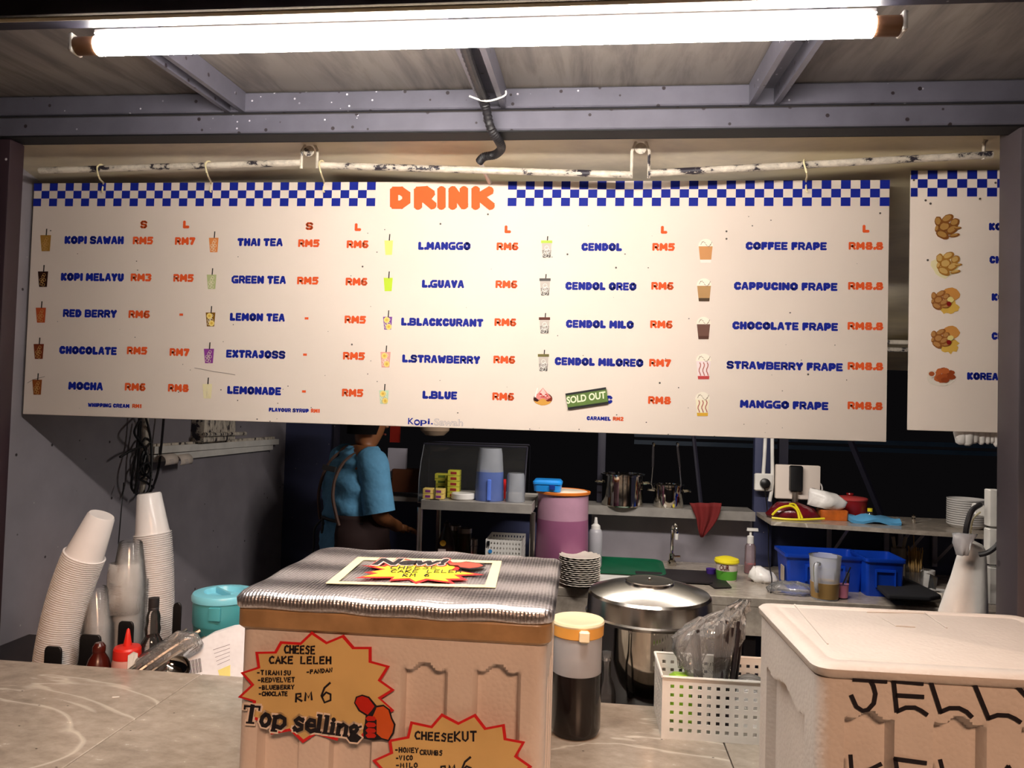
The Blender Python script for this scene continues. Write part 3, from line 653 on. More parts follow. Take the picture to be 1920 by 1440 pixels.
# ------------------------------------------------------------------ second menu board
b2 = thing('menu_board', 'white fried food menu board, half hidden behind the right post', 'menu board', (1.15, BY, 1.571)); O2 = Vector(b2.location)
def l2(px, py, k=0): return P(px, py, BY) + Vector((0, -.0006 - k * .0004, 0)) - O2
mb = MB(); mb.box((0, .0025, .343), (.658, .005, .686), ch=.001); mb.build('panel', 'signwhite', b2)
checker(b2, -.329, .329, .6855, 27, 3, .0232, -.0007, first=.7)
for s, x, x1, y in (('KOREAN', 1854, 1926, 425), ('CHEESE', 1855, 1920, 487), ('KOREAN', 1859, 1930, 557), ('CHEESE', 1859, 1924, 630), ('KOREAN', 1813, 1884, 705)): word(b2, s, x, x1, y, 14, 'blue', 'item_name', fn=l2)
def wings(cx, cy, s, c1, c2, extra=()):
    L = list(extra)
    for dx, dy, rx, ry, a in ((-.7, -.55, .34, .46, 0), (.1, -.8, .62, .34, .5), (.75, -.45, .46, .36, .6), (-.15, -.05, .56, .46, .3), (.5, .2, .62, .34, .6), (-.35, .65, .62, .36, -.5), (1.0, .05, .34, .12, .1), (.7, .7, .5, .16, .2), (-.85, .1, .2, .34, -.2)):
        pts = [((x) * math.cos(a) + y * math.sin(a), y * math.cos(a) - x * math.sin(a)) for x, y in blob(0, 0, rx * s, ry * s, 12, .08)]
        L.append(([(cx + dx * s + x, cy + dy * s + y) for x, y in pts], c1)); L.append(([(cx + dx * s + x * .72 - 1, cy + dy * s + y * .66 - 1) for x, y in pts], c2))
    return L
picture(b2, 'food_picture', wings(1774, 427, 21, '#8a5527', '#b98a4a'), l2)
picture(b2, 'food_picture', wings(1776, 496, 20, '#b07a34', '#d9b068', [(blob(1772, 498, 25, 22, 16, .2), '#efe3b4')]), l2)
for y in (564, 636):
    ex = [(blob(1782, y - 12, 17, 13, 14, .1), '#d9974c'), (blob(1780, y + 12, 17, 14, 22, .22), '#e2b552')]
    L = wings(1762, y, 16, '#9a6030', '#c08a50', ex) + [(blob(1781, y - 2, 6, 5), '#ecd98a'), (blob(1778, y + 6, 4.5, 4.5, 12, .02), '#8a1a1a')]
    picture(b2, 'food_picture', L, l2)
L = [(blob(1764, 709, 27, 15, 20, .01), '#ece0d2')]
for i in range(12): L.append((blob(1767 + 17 * math.cos(i * 2.4) * (.3 + .7 * (i % 3) / 2), 704 + 9 * math.sin(i * 2.4), 8, 5.5, 9, .15), ['#b0562a', '#c86a38', '#9a4522'][i % 3]))
L += [(blob(1746, 701, 8, 7, 12, .02), '#e6d8c8'), (blob(1746, 701, 5.5, 4.5, 12, .02), '#b05a30')]
picture(b2, 'food_picture', L, l2)
mb = MB()
for p in ((1744, 382), (1735, 376), (1837, 373), (1739, 488), (1713, 338), (1866, 343)): mb.disc(l2(*p, 2), .003, NB, .0003, 8)
mb.build('pin_hole', pm('#57504c'), b2, smooth=0, kind='stuff')

# ------------------------------------------------------------------ counter: three slabs with recessed joints
for i, (xa, xb, lb) in enumerate(((-2.4, -.8745, 'left'), (-.8725, .266, 'mid'), (.268, 1.9, 'right'))):
    mb = MB(); mb.box((0, .0, -.02), (xb - xa, .9, .04), ch=.0015)
    o = mb.build('counter_slab', 'counter', loc=((xa + xb) / 2, 1.645 - .45, CZ))
    tag(o, {'left': 'grey marbled counter slab left of the joint near the sachet', 'mid': 'middle grey marbled counter slab under the taped foam box', 'right': 'right grey marbled counter slab under the JELLY box'}[lb], 'counter')
mb = MB(); mb.box((-.25, 1.2, .455), (4.3, .8, .91)); mb.box((-.25, 1.2, .918), (4.3, .88, .012)); tag(mb.build('counter_base', 'joint'), 'dark base panel carrying the grey marbled counter slabs', 'counter base')
# lower shelf behind the counter
mb = MB(); mb.box((-.25, 1.87, SZ - .015), (2.8, .42, .03), ch=.003); mb.box((-.25, 1.87, (SZ - .03) / 2), (2.7, .36, SZ - .03)); M['shelfdark'] = mat('dark_shelf', '#252023', .5); tag(mb.build('low_shelf', 'shelfdark'), 'dark low shelf right behind the front counter', 'shelf')
# ------------------------------------------------------------------ foam boxes
def foam_body(mb, W, D, H, rec_front, rec_side=(), r=.018, depth=.016, nz=92, z0=0, top_out=0.0):
    """rounded box whose walls carry recessed flutes; rec = (centre, half width, top z)"""
    per = []
    def seg(x0, y0, x1, y1, n, side):
        for i in range(n): t = i / n; per.append((x0 + (x1 - x0) * t, y0 + (y1 - y0) * t, side))
    hx, hy = W / 2, D / 2
    def arc(cx, cy, a0):
        for i in range(6): a = a0 + PI / 2 * i / 6; per.append((cx + r * math.cos(a), cy + r * math.sin(a), None))
    seg(-hx + r, -hy, hx - r, -hy, 130, 'f'); arc(hx - r, -hy + r, -PI / 2)
    seg(hx, -hy + r, hx, hy - r, 60, 'r'); arc(hx - r, hy - r, 0)
    seg(hx - r, hy, -hx + r, hy, 20, 'b'); arc(-hx + r, hy - r, PI / 2)
    seg(-hx, hy - r, -hx, -hy + r, 60, 'l'); arc(-hx + r, -hy + r, PI)
    rings = []
    for k in range(nz + 1):
        z = z0 + H * k / nz; ring = []
        for x, y, sd in per:
            d = 0
            rec = rec_front if sd == 'f' else (rec_side if sd in ('l', 'r') else ())
            u = x if sd == 'f' else y
            for c, hw, zt in rec:
                e = (hw - abs(u - c)) / .004; wave = .006 * math.cos((u - c) / hw * PI * 1.5)
                f = (zt + wave - z) / .006
                d = max(d, min(1, max(0, e)) * min(1, max(0, f)))
            d *= depth
            if sd == 'f': y += d
            elif sd == 'l': x += d
            elif sd == 'r': x -= d
            ring.append(Vector((x, y, z)))
        rings.append(ring)
    mb.rings(rings)
    return mb
# CHEESE box, taped foil lid
ax, ay = -.27, 1.012
t1 = PZ(435, 1150, 1.3); cb = thing('foam_box', 'foam box with silver foil lid and starburst cheese cake stickers', 'foam box', (-.270, 1.185, CZ), (0, 0, R(0.8)))
CW, CD, CH = .437, .352, .315
cbM = Matrix.Translation(cb.location) @ Euler(cb.rotation_euler).to_matrix().to_4x4(); cbI = cbM.inverted()
def onfront(inv, MW, y):           # photo pixel -> local point on the box's front plane
    def f(px, py, k=0):
        d = ray(px, py); o = inv @ CAMP; dd = inv.to_3x3() @ d; t = (y - o.y) / dd.y; p = o + dd * t; return Vector((p.x, y - k * .0004, p.z))
    return f
cf = onfront(cbI, cbM, -CD / 2 + .004 - .0055)
def pxx(fn, px, py): return fn(px, py).x
mb = MB(); rf = []
for px, py0, hw in ((794, 1252, .031), (931, 1256, .031), (520, 1350, .030), (655, 1350, .030)): p = cf(px, py0); rf.append((p.x, hw, p.z))
foam_body(mb, CW - .008, CD - .008, CH - .002, rf, [(-.09, .03, .24), (0, .03, .24), (.09, .03, .24)]); mb.build('body', 'foam', cb)
mb = MB(); mb.loft([(CW / 2 - .002, CD / 2 - .002, .016, CH - .004), (CW / 2 + .002, CD / 2 + .002, .018, CH), (CW / 2 + .002, CD / 2 + .002, .018, CH + .022), (CW / 2, CD / 2, .018, CH + .026)], cs=6)
M['tape'] = mat('brown_tape_gloss', '#ab8a64', .22, var=.25, vs=18, bump=.4, bs=40, bd=.002); mb.build('taped_edge', 'tape', cb, smooth=25)
mb = MB(); hx, hy, z0 = CW / 2 + .005, CD / 2 + .005, CH + .0245
rings = []; nsub = []
for dx, z in ((-.002, z0), (0, z0 + .003), (.001, z0 + .014), (-.004, z0 + .020), (-.014, z0 + .0225)):
    ring = []
    for q, (sx, sy) in enumerate(((1, 1), (-1, 1), (-1, -1), (1, -1))):
        for i in range(7):
            a = PI / 2 * (q + i / 6); rr = .02; ring.append((sx * (hx + dx - rr) + rr * math.cos(a), sy * (hy + dx - rr) + rr * math.sin(a), z))
    # subdivide straight edges so that the foil can sag
    o = []
    for i in range(len(ring)):
        p, q2 = Vector(ring[i]), Vector(ring[(i + 1) % len(ring)])
        if len(nsub) < len(ring): nsub.append(max(1, int((q2 - p).length / .012)))
        n = nsub[i]
        for k in range(n): v = p.lerp(q2, k / n); o.append(v + Vector((0, 0, .0012 * math.sin(v.x * 60) + .0012 * math.sin(v.y * 47 + v.x * 20))))
    rings.append(o)
c0 = Vector((0, 0, z0 + .0225))
for f in (.93, .8, .6, .4, .2, .02): rings.append([Vector((v.x * f / 1, v.y * f / 1, z0 + .0225 + .0016 * math.sin(v.x * f * 55 + v.y * 9) * math.sin(v.y * f * 30))) for v in rings[4]])
mb.rings(rings); mb.build('foil_lid', 'foil', cb, smooth=60)
ZT = z0 + .0245
def ontop(inv, z):
    def f(px, py, k=0):
        d = ray(px, py); o = inv @ CAMP; dd = inv.to_3x3() @ d; t = (z - o.z) / dd.z; p = o + dd * t; return Vector((p.x, p.y, z + k * .0004))
    return f
ct = ontop(cbI, ZT); UP = Vector((0, 0, 1))
# poster taped on the lid: clear film, cream tape round it, starburst
def zp(x, y): return (600 + x / 5.333, 1040 + y / 5.333)
fr = [(55, 290), (380, 25), (1818, 65), (1755, 332)]; inr = [(185, 270), (435, 55), (1725, 85), (1650, 305)]
for i, nmx in enumerate(('tape_strip',) * 4):
    j = (i + 1) % 4; mb = MB(); mb.prism([ct(*zp(*fr[i])), ct(*zp(*inr[i])), ct(*zp(*inr[j])), ct(*zp(*fr[j]))], UP, .0005); mb.build('tape_strip', 'cream', cb, smooth=0)
star = [(415, 112), (600, 128), (790, 42), (830, 45), (1000, 68), (1305, 70), (1420, 130), (1370, 165), (1640, 208), (1400, 218), (1480, 262), (1300, 262), (1350, 298), (1080, 262), (960, 298), (890, 258), (690, 268), (720, 240), (350, 240), (530, 200), (440, 185), (620, 155)]
sc_ = lambda P0, k: [((x - 930) * k + 930, (y - 175) * k + 172) for x, y in P0]
mb = MB(); mb.prism([ct(*zp(*p), 2) for p in star], UP, .0003); mb.build('starburst_border', 'red', cb, smooth=0)
mb = MB(); mb.prism([ct(*zp(*p), 3) for p in sc_(star, .86)], UP, .0003); M['lemon'] = mat('bright_yellow_print', '#f3e02c', .35, var=.04); mb.build('starburst', 'lemon', cb, smooth=0)
def band(x0, y0, x1, y1, x2, y2): return ct(*zp(x0, y0), 4), ct(*zp(x1, y1), 4) - ct(*zp(x0, y0), 4), ct(*zp(x2, y2), 4) - ct(*zp(x0, y0), 4)
def bigword(s, quadpx, m, off, k):
    a = ct(*zp(*quadpx[0]), k); b = ct(*zp(*quadpx[1]), k); c = ct(*zp(*quadpx[2]), k); mb = MB(); addtext(mb, s, a, b - a, c - a, off, .15); mb.build('poster_lettering', m, cb, smooth=0)
bigword('New!', ((490, 130), (1290, 132), (560, 38)), 'red', .10, 4.5); bigword('New!', ((505, 124), (1275, 126), (572, 44)), 'signwhite', .08, 5.5); bigword('New!', ((515, 118), (1265, 122), (578, 50)), 'marker', .045, 6.5)
mb = MB(); kw = dict(w=.0016, n=UP)
hand(mb, 'CHEESE', ct(*zp(700, 158), 5), ct(*zp(1190, 156), 5) - ct(*zp(700, 158), 5), ct(*zp(715, 128), 5) - ct(*zp(700, 158), 5), **kw)
hand(mb, 'CAKE LELEH', ct(*zp(705, 192), 5), ct(*zp(1430, 194), 5) - ct(*zp(705, 192), 5), ct(*zp(720, 165), 5) - ct(*zp(705, 192), 5), **kw)
hand(mb, 'RM 6', ct(*zp(825, 233), 5), ct(*zp(1110, 233), 5) - ct(*zp(825, 233), 5), ct(*zp(838, 203), 5) - ct(*zp(825, 233), 5), **kw)
mb.build('pen_lettering', 'marker', cb, smooth=0)
fist = [(1260, 95), (1400, 95), (1460, 82), (1540, 92), (1620, 105), (1660, 130), (1600, 150), (1500, 162), (1400, 148), (1380, 128), (1290, 122)]
mb = MB(); mb.prism([ct(*zp(*p), 6) for p in fist], UP, .0003); mb.build('fist_outline', 'marker', cb, smooth=0)
mb = MB(); mb.prism([ct(*zp((x - 1460) * .88 + 1455, (y - 122) * .78 + 121), 7) for x, y in fist], UP, .0003); M['fistred'] = mat('cartoon_red', '#e0503c', .4); mb.build('fist', 'fistred', cb, smooth=0)
# stickers on the front: photo crop coordinates (x/3+420, y/3+1020)
def c5(x, y): return (420 + x / 3, 1020 + y / 3)
M['gold'] = mat('yellow_card', '#d6b678', .4, var=.12, vs=7, bump=.3, bs=14, bd=.006)
st1 = [(495, 490), (580, 548), (675, 508), (735, 577), (832, 577), (832, 657), (935, 685), (885, 765), (962, 820), (885, 868), (960, 935), (860, 985), (790, 1090), (655, 1062), (640, 1105), (520, 1068), (445, 1118), (375, 1050), (265, 1070), (255, 1010), (150, 980), (165, 885), (80, 860), (155, 790), (95, 722), (190, 690), (178, 605), (285, 603), (318, 545), (430, 552)]
st2 = [(1225, 950), (1320, 1000), (1415, 952), (1475, 1030), (1580, 1010), (1590, 1090), (1695, 1110), (1650, 1190), (1735, 1250), (1650, 1330), (1560, 1420), (1400, 1500), (1200, 1480), (1000, 1420), (930, 1320), (835, 1215), (935, 1170), (925, 1100), (1030, 1080), (1050, 995), (1165, 1020)]
def sticker(pts, cx, cy, nm, k0):
    mb = MB(); mb.prism([cf(*c5(*p), k0) for p in pts], Vector((0, -1, 0)), .0006); mb.build('sticker_border', 'red', cb, smooth=0)
    mb = MB(); mb.prism([cf(*c5((x - cx) * .945 + cx, (y - cy) * .935 + cy), k0 + 1.6) for x, y in pts], Vector((0, -1, 0)), .0004); mb.build('sticker_card', 'gold', cb, smooth=0)
sticker(st1, 520, 780, 'a', 2); sticker(st2, 1290, 1250, 'b', 2)
FN = Vector((0, -1, 0))
def hw(s, x0, y0, x1, y1, h, wd=.0017):
    a = cf(*c5(x0, y0), 5); b = cf(*c5(x1, y1), 5); c = cf(*c5(x0, y0 - h), 5); mb = MB(); hand(mb, s, a, (b - a) * (len(s) / (len(s) - .28)), c - a, wd, FN); mb.build('pen_lettering', 'marker', cb, smooth=0)
hw('CHEESE', 345, 610, 515, 615, 42, .0026); hw('CAKE LELEH', 260, 668, 605, 670, 38, .0026)
hw('-TIRAMISU', 190, 732, 378, 734, 24); hw('-PANDAN', 468, 728, 612, 716, 22); hw('-REDVELVET', 195, 774, 400, 772, 24); hw('-BLUEBERRY', 200, 815, 398, 812, 22); hw('-CHOCLATE', 200, 850, 360, 850, 22)
hw('RM', 408, 884, 497, 872, 44, .0028); hw('6', 550, 888, 612, 888, 110, .0028)
hw('CHEESE', 1078, 1092, 1290, 1108, 42, .0026); hw('KUT', 1300, 1104, 1420, 1104, 52, .0026)
hw('-HONEY', 965, 1166, 1095, 1170, 26); hw('CRUMBS', 1105, 1180, 1230, 1184, 26); hw('-VICO', 970, 1212, 1062, 1210, 24); hw('-MILO', 970, 1252, 1090, 1252, 24); hw('RM', 1222, 1285, 1300, 1275, 38, .0028); hw('6', 1338, 1300, 1400, 1300, 105, .0028)
# "Top selling" slab lettering: thick stems with serifs over a white backing
def topsell():
    def g(x, y, k): return cf(*c5(x, y), k)
    L = {'T': ([[(165, 905), (150, 1000)]], [[(122, 908), (208, 912)], [(122, 905), (120, 925)], [(206, 912), (202, 932)], [(130, 1000), (172, 1003)]]),
         'o': ([[(238, 955), (220, 970), (213, 995), (222, 1015), (238, 1018), (255, 1005), (262, 980), (252, 960), (238, 955)]], []),
         'p': ([[(293, 965), (280, 1045)], [(295, 972), (320, 965), (345, 980), (345, 1010), (322, 1030), (290, 1020)]], [[(278, 963), (300, 965)], [(268, 1045), (300, 1048)]]),
         's': ([[(448, 990), (425, 975), (405, 990), (415, 1005), (442, 1018), (440, 1035), (415, 1045), (398, 1028)]], [[(450, 975), (448, 998)], [(398, 1048), (397, 1025)]]),
         'e': ([[(472, 1015), (515, 1018), (512, 990), (488, 985), (470, 1005), (470, 1035), (490, 1050), (518, 1042)]], []),
         'l': ([[(545, 960), (532, 1052)]], [[(530, 958), (550, 962)], [(518, 1052), (550, 1055)]]), 'L': ([[(585, 965), (572, 1057)]], [[(570, 963), (590, 967)], [(558, 1058), (590, 1062)]]),
         'i': ([[(618, 1005), (608, 1062)]], [[(604, 1003), (622, 1007)], [(595, 1063), (625, 1066)]]),
         'n': ([[(652, 1010), (642, 1068)], [(655, 1025), (675, 1012), (692, 1022), (685, 1072)]], [[(640, 1008), (656, 1012)], [(632, 1068), (658, 1071)], [(672, 1073), (700, 1077)]]),
         'g': ([[(735, 1020), (715, 1030), (718, 1052), (740, 1055), (752, 1038), (745, 1022), (735, 1020)], [(722, 1058), (715, 1072), (750, 1078), (765, 1085), (750, 1100), (715, 1096), (708, 1084)]], [[(752, 1030), (775, 1022)]])}
    for m, w1, w2, k in (('signwhite', .0115, .008, 3.6), ('marker', .006, .0026, 5.2)):
        mb = MB()
        for th, tn in L.values():
            for st in th:
                mb.stroke([g(x, y, k) for x, y in st], w1, FN, .0004)
            for st in tn: mb.stroke([g(x, y, k + .3) for x, y in st], w2, FN, .0004)
        mb.k = 0; mb.build('slogan_lettering' if m == 'marker' else 'slogan_backing', m, cb, smooth=0)
    mb = MB(); mb.disc(g(620, 985, 5.2), .0032, FN, .0004, 10); mb.build('slogan_dot', 'marker', cb, smooth=0)
topsell()
out = [(735, 890), (745, 855), (780, 843), (820, 855), (862, 905), (900, 900), (935, 925), (950, 975), (968, 1010), (960, 1060), (930, 1105), (890, 1095), (840, 1100), (790, 1090), (785, 1045), (795, 1005), (800, 960), (760, 935)]
mb = MB(); mb.prism([cf(*c5(*p), 6) for p in out], FN, .0004); mb.build('hand_outline', 'marker', cb, smooth=0)
M['hred'] = mat('hand_red', '#c92a1e', .35); M['horange'] = mat('hand_orange', '#d8602a', .35)
def hp(pts, m, k): mb = MB(); mb.prism([cf(*c5(*p), k) for p in pts], FN, .0003); mb.build('hand_shape', m, cb, smooth=0)
hp([(742, 888), (752, 860), (780, 850), (815, 862), (850, 908), (835, 930), (812, 955), (770, 930)], 'hred', 7.2)
hp([(862, 915), (900, 908), (928, 930), (942, 978), (958, 1012), (950, 1055), (926, 1095), (890, 1085), (862, 1060), (862, 985), (840, 965)], 'horange', 7.2)
for y in (975, 1010, 1042, 1070): hp([(800, y), (815, y - 14), (850, y - 10), (860, y + 4), (850, y + 14), (812, y + 15)], 'hred', 8)

# JELLY box and its neighbour
JW, JD, JH = .418, .305, .30
fl = PZ(1507, 1240, 1.29); bl = PZ(1431, 1129, 1.29)
jb = thing('foam_box', 'white foam box with JELLY written on its front in black marker', 'foam box', (.282 + JW / 2, .985 + JD / 2, CZ), (0, 0, R(1.5)))
jM = Matrix.Translation(jb.location) @ Euler(jb.rotation_euler).to_matrix().to_4x4(); jI = jM.inverted()
jf = onfront(jI, jM, -JD / 2 + .0038)
mb = MB(); rf = []
for px, py in ((1631, 1342), (1800, 1352), (1965, 1362)): p = jf(px, py); rf.append((p.x, .030, p.z))
foam_body(mb, JW - .008, JD - .008, JH + .002, rf, [(0, .095, .235)]); mb.build('body', 'foamwhite', jb)
def lid(parent, W, D, z, m='foamwhite', h=.026):
    mb = MB(); a, b = W / 2, D / 2
    mb.loft([(a - .005, b - .005, .02, z), (a, b, .022, z + .004), (a + .001, b + .001, .022, z + h * .7), (a - .003, b - .003, .021, z + h * .93), (a - .010, b - .010, .018, z + h), (a - .022, b - .022, .012, z + h), (a - .024, b - .024, .012, z + h - .0012), (a - .028, b - .028, .01, z + h - .0012), (a - .030, b - .030, .01, z + h - .0002)], cs=6)
    return mb.build('lid', m, parent, smooth=50)
lid(jb, JW, JD, JH + .003, h=.018)
mb = MB(); zt_ = JH - .006 + .027 + .0002
for pts in ([(1490, 1134), (1552, 1208)], [(1735, 1150), (1775, 1178)], [(1655, 1160), (1680, 1174), (1715, 1176)], [(1625, 1148), (1735, 1150)]):
    fz = ontop(jI, zt_); mb.stroke([fz(*p) for p in pts], .0022, UP, .0012)
mb.build('moulded_line', 'foamwhite', jb, kind='stuff')
J = [[(1600, 1273), (1661, 1277)], [(1632, 1276), (1637, 1285), (1641, 1300), (1638, 1318), (1627, 1330), (1617, 1332), (1605, 1324), (1596, 1304)],
     [(1675, 1276), (1681, 1333)], [(1673, 1276), (1729, 1281)], [(1680, 1303), (1730, 1306)], [(1682, 1333), (1698, 1326), (1715, 1326), (1727, 1332), (1737, 1339)],
     [(1745, 1279), (1763, 1335)], [(1763, 1334), (1780, 1327), (1798, 1327), (1812, 1334), (1821, 1343)],
     [(1828, 1286), (1853, 1347)], [(1853, 1346), (1870, 1340), (1890, 1341), (1903, 1347), (1912, 1353)], [(1909, 1289), (1930, 1312), (1938, 1355)], [(1955, 1292), (1930, 1312)],
     [(1594, 1416), (1598, 1470)], [(1651, 1432), (1602, 1455), (1650, 1485)], [(1677, 1422), (1735, 1430)], [(1678, 1422), (1688, 1485)], [(1683, 1452), (1735, 1456)], [(1688, 1484), (1740, 1490)], [(1762, 1425), (1778, 1488)], [(1778, 1487), (1825, 1492)], [(1890, 1437), (1850, 1492)], [(1890, 1437), (1925, 1495)]]
for i, s_ in enumerate(J):
    mb = MB(); mb.stroke([jf(*p, 2) for p in s_], .0052, FN, .0006); mb.build('marker_stroke', 'marker', jb, smooth=0)
nb = thing('foam_box', 'second plain white foam box at the far right, touching the JELLY box', 'foam box', (.282 + JW + .012 + JW / 2, .995 + JD / 2, CZ), (0, 0, R(1.5)))
mb = MB(); foam_body(mb, JW - .008, JD - .008, JH + .002, [(-.1, .03, .22), (0, .03, .22), (.1, .03, .22)], [(0, .095, .235)]); mb.build('body', 'foamwhite', nb); lid(nb, JW, JD, JH + .003, h=.018)

# ------------------------------------------------------------------ pitcher of black coffee
pt = thing('pitcher', 'frosted pitcher half full of black coffee with a cream lid', 'pitcher', (-.018, 1.487, CZ))
r0 = .0475; hp_ = ZW(1180, -.018, 1.487 - r0) - CZ
mb = MB(); mb.lathe([(r0 - .010, .001), (r0 - .003, .004), (r0, .014), (r0 + .001, hp_)], seg=48, cap1=False); mb.build('jug', 'frost', pt)
lv = ZW(1272, -.018, 1.487 - r0) - CZ
M['coffee'] = mat('black_coffee', '#120807', .15)
mb = MB(); mb.lathe([(r0 - .012, .0045), (r0 - .0025, .003), (r0 + .0012, .013), (r0 + .0016, lv), (.001, lv)], seg=48); mb.build('coffee', 'coffee', pt)
M['creamlid'] = mat('cream_lid', '#f3e2bd', .35, var=.04); M['amber'] = mat('amber_rim', '#e2a24a', .35, var=.1)
mb = MB(); mb.lathe([(r0 + .0012, hp_ - .022), (r0 + .0035, hp_ - .020), (r0 + .004, hp_ + .002)], seg=48, cap0=False, cap1=False); mb.build('lid_skirt', 'amber', pt)
mb = MB(); mb.lathe([(r0 + .004, hp_), (r0 + .005, hp_ + .003), (r0 + .0035, hp_ + .007), (r0 - .004, hp_ + .008), (r0 - .008, hp_ + .0065), (.002, hp_ + .0075)], seg=48); mb.build('lid', 'creamlid', pt)
mb = MB(); mb.box((.014, -r0 - .006, hp_ - .012), (.020, .012, .022), ch=.003); mb.build('spout_cover', 'creamlid', pt)
mb = MB(); mb.tube([(0, r0, .18), (-.0, r0 + .03, .17), (0, r0 + .032, .08), (0, r0, .05)], .007, 8, smooth=6); mb.build('handle', 'frost', pt)

# ------------------------------------------------------------------ big stainless pot behind the counter
PX0, PY0 = .150, 1.872
bp = thing('stock_pot', 'large shiny steel pot with domed lid right behind the counter', 'pot', (PX0, PY0, SZ))
zr = ZW(1112, PX0, PY0) - SZ; rl = .151
mb = MB(); mb.lathe([(.085, 0), (.108, .004), (.122, .016), (.131, .042), (.137, .09), (.140, .14), (.141, zr - .05), (.144, zr - .04)], seg=72, cap1=False); mb.build('body', 'polished', bp, smooth=50)
mb = MB(); mb.lathe([(.145, zr - .056), (.153, zr - .052), (.155, zr - .047), (.151, zr - .043), (.1495, zr - .01), (.1485, zr - .002), (.144, zr + .004), (.12, zr + .012), (.085, zr + .021), (.060, zr + .025), (.059, zr + .030), (.056, zr + .032), (.05, zr + .0315), (.001, zr + .033)], seg=72, cap0=False); mb.build('lid', 'steel', bp, smooth=25)
mb = MB(); mb.lathe([(.003, zr + .033), (.003, zr + .036), (.001, zr + .037)], seg=10); mb.build('lid_rivet', 'polished', bp)
for sx in (-1, 1):
    mb = MB(); mb.tube([(sx * .14, -.03, zr - .09), (sx * .165, -.025, zr - .10), (sx * .165, .025, zr - .10), (sx * .14, .03, zr - .09)], .005, 8, smooth=5); mb.build('handle', 'polished', bp)
# clear bottles between pitcher and pot
gb = thing('glass_bottle', 'slim clear glass bottle between the coffee pitcher and the steel pot', 'bottle', (XW(1134, 1.68, SZ), 1.68, SZ))
mb = MB(); mb.lathe([(.018, 0), (.022, .003), (.022, .09), (.018, .11), (.010, .13), (.009, .165), (.010, .17)], seg=20, cap1=False); mb.build('bottle_body', 'glass', gb)
mb = MB(); mb.lathe([(.0115, .165), (.0115, .182), (.001, .183)], seg=16); mb.build('cap', 'cupclear', gb)

# ------------------------------------------------------------------ perforated basket with straws
BKW, BKD, BKH = .30, .145, .118
bk = thing('perforated_basket', 'white perforated plastic basket holding straws on the grey counter', 'basket', (.148, 1.487, CZ), (0, 0, R(1.0)))
mb = MB(); tk = .002
def bpanel(o, u, v, W, H, nu, nv, m, **k): b = MB(); b.perf(o, u, v, W, H, nu, nv, tk, **k); return b
b = MB()
b.perf((0, 0, 0), (1, 0, 0), (0, 0, 1), BKW, BKH, 16, 6, tk, mu=.035, mv=.08, hf=.42); b.build('front_panel', 'white', bk, smooth=0)
b = MB(); b.perf((BKW, BKD, 0), (-1, 0, 0), (0, 0, 1), BKW, BKH, 16, 6, tk, mu=.035, mv=.08, hf=.42); b.build('back_panel', 'white', bk, smooth=0)
for x, sg in ((0, -1), (BKW, 1)):
    b = MB(); b.perf((x, BKD if sg < 0 else 0, 0), (0, sg, 0), (0, 0, 1), BKD, BKH, 8, 6, tk, mu=.05, mv=.08, hf=.42); b.build('side_panel', 'white', bk, smooth=0)
b = MB(); b.box((BKW / 2, BKD / 2, .0025), (BKW - .002, BKD - .002, .004)); b.build('bottom', 'white', bk)
b = MB(); c4 = [(0, 0), (BKW, 0), (BKW, BKD), (0, BKD)]
for i in range(4):
    p, q = c4[i], c4[(i + 1) % 4]; b.tube([(p[0], p[1], BKH), (q[0], q[1], BKH)], .0028, 6)
b.build('rim', 'white', bk)
# straws in cellophane
M['straw'] = mat('black_straw', '#2b2426', .25)
bl0 = Vector(bk.location); rs = random.Random(5)
for i in range(26):
    left = i < 6
    px0 = rs.uniform(1312, 1322) if left else rs.uniform(1330, 1372); px1 = px0 + (rs.uniform(-18, -10) if left else rs.uniform(6, 26))
    yy = 1.487 + rs.uniform(.045, .10); yt = 1185 + rs.uniform(-6, 8) if left else 1172 + rs.uniform(-8, 10)
    a = Vector((XW(px0, yy, CZ + .008), yy, CZ + .008)); z1 = ZW(yt, .3, yy + .01); c = Vector((XW(px1, yy + .01, z1), yy + .01, z1))
    dmb = MB(); dmb.tube([Vector(), c - a], .0031, 8); tag(dmb.build('drinking_straw', 'straw', loc=a), 'black straw in the cellophane bundle standing in the white basket', 'straw', 'black straws in the basket')
def bagmesh(rings, seg=40, jit=.004, seed=1):
    rr = random.Random(seed); t = MB(); out = []
    for cx, cy, z, rx, ry in rings:
        ph = rr.random() * 6; out.append([Vector((cx + (rx + jit * math.sin(5 * a + ph) + rr.uniform(-jit, jit) * .5) * math.cos(a), cy + (ry + jit * math.sin(4 * a - ph)) * math.sin(a), z + rr.uniform(-jit, jit) * .6)) for a in [2 * PI * j / seg for j in range(seg)]])
    t.rings(out, True, True, True); return t
sx0 = XW(1345, 1.56, 1.05); S0 = Vector((sx0, 1.565, CZ + .006))
zz = lambda py: ZW(py, sx0, 1.56) - S0.z
xx = lambda px, z=1.1: XW(px, 1.56, z) - S0.x
t = bagmesh([(xx(1335), 0, .0, .030, .022), (xx(1330), 0, zz(1250), .050, .034), (xx(1325), 0, zz(1220), .062, .036), (xx(1335), 0, zz(1190), .060, .034), (xx(1352), 0, zz(1170), .040, .028), (xx(1368), 0, zz(1155), .028, .016), (xx(1382), 0, zz(1140), .018, .010), (xx(1392), 0, zz(1125), .009, .006)], seed=4, jit=.008)
tag(t.build('cellophane_bag', 'crinkle', loc=S0, smooth=20), 'crumpled clear cellophane around the black straws in the basket', 'bag')
t = bagmesh([(0, 0, 0, .018, .02), (0, 0, .03, .032, .024), (-.002, 0, .06, .030, .022), (.012, 0, .082, .014, .01), (.026, 0, .098, .008, .006)], seed=9, jit=.006)
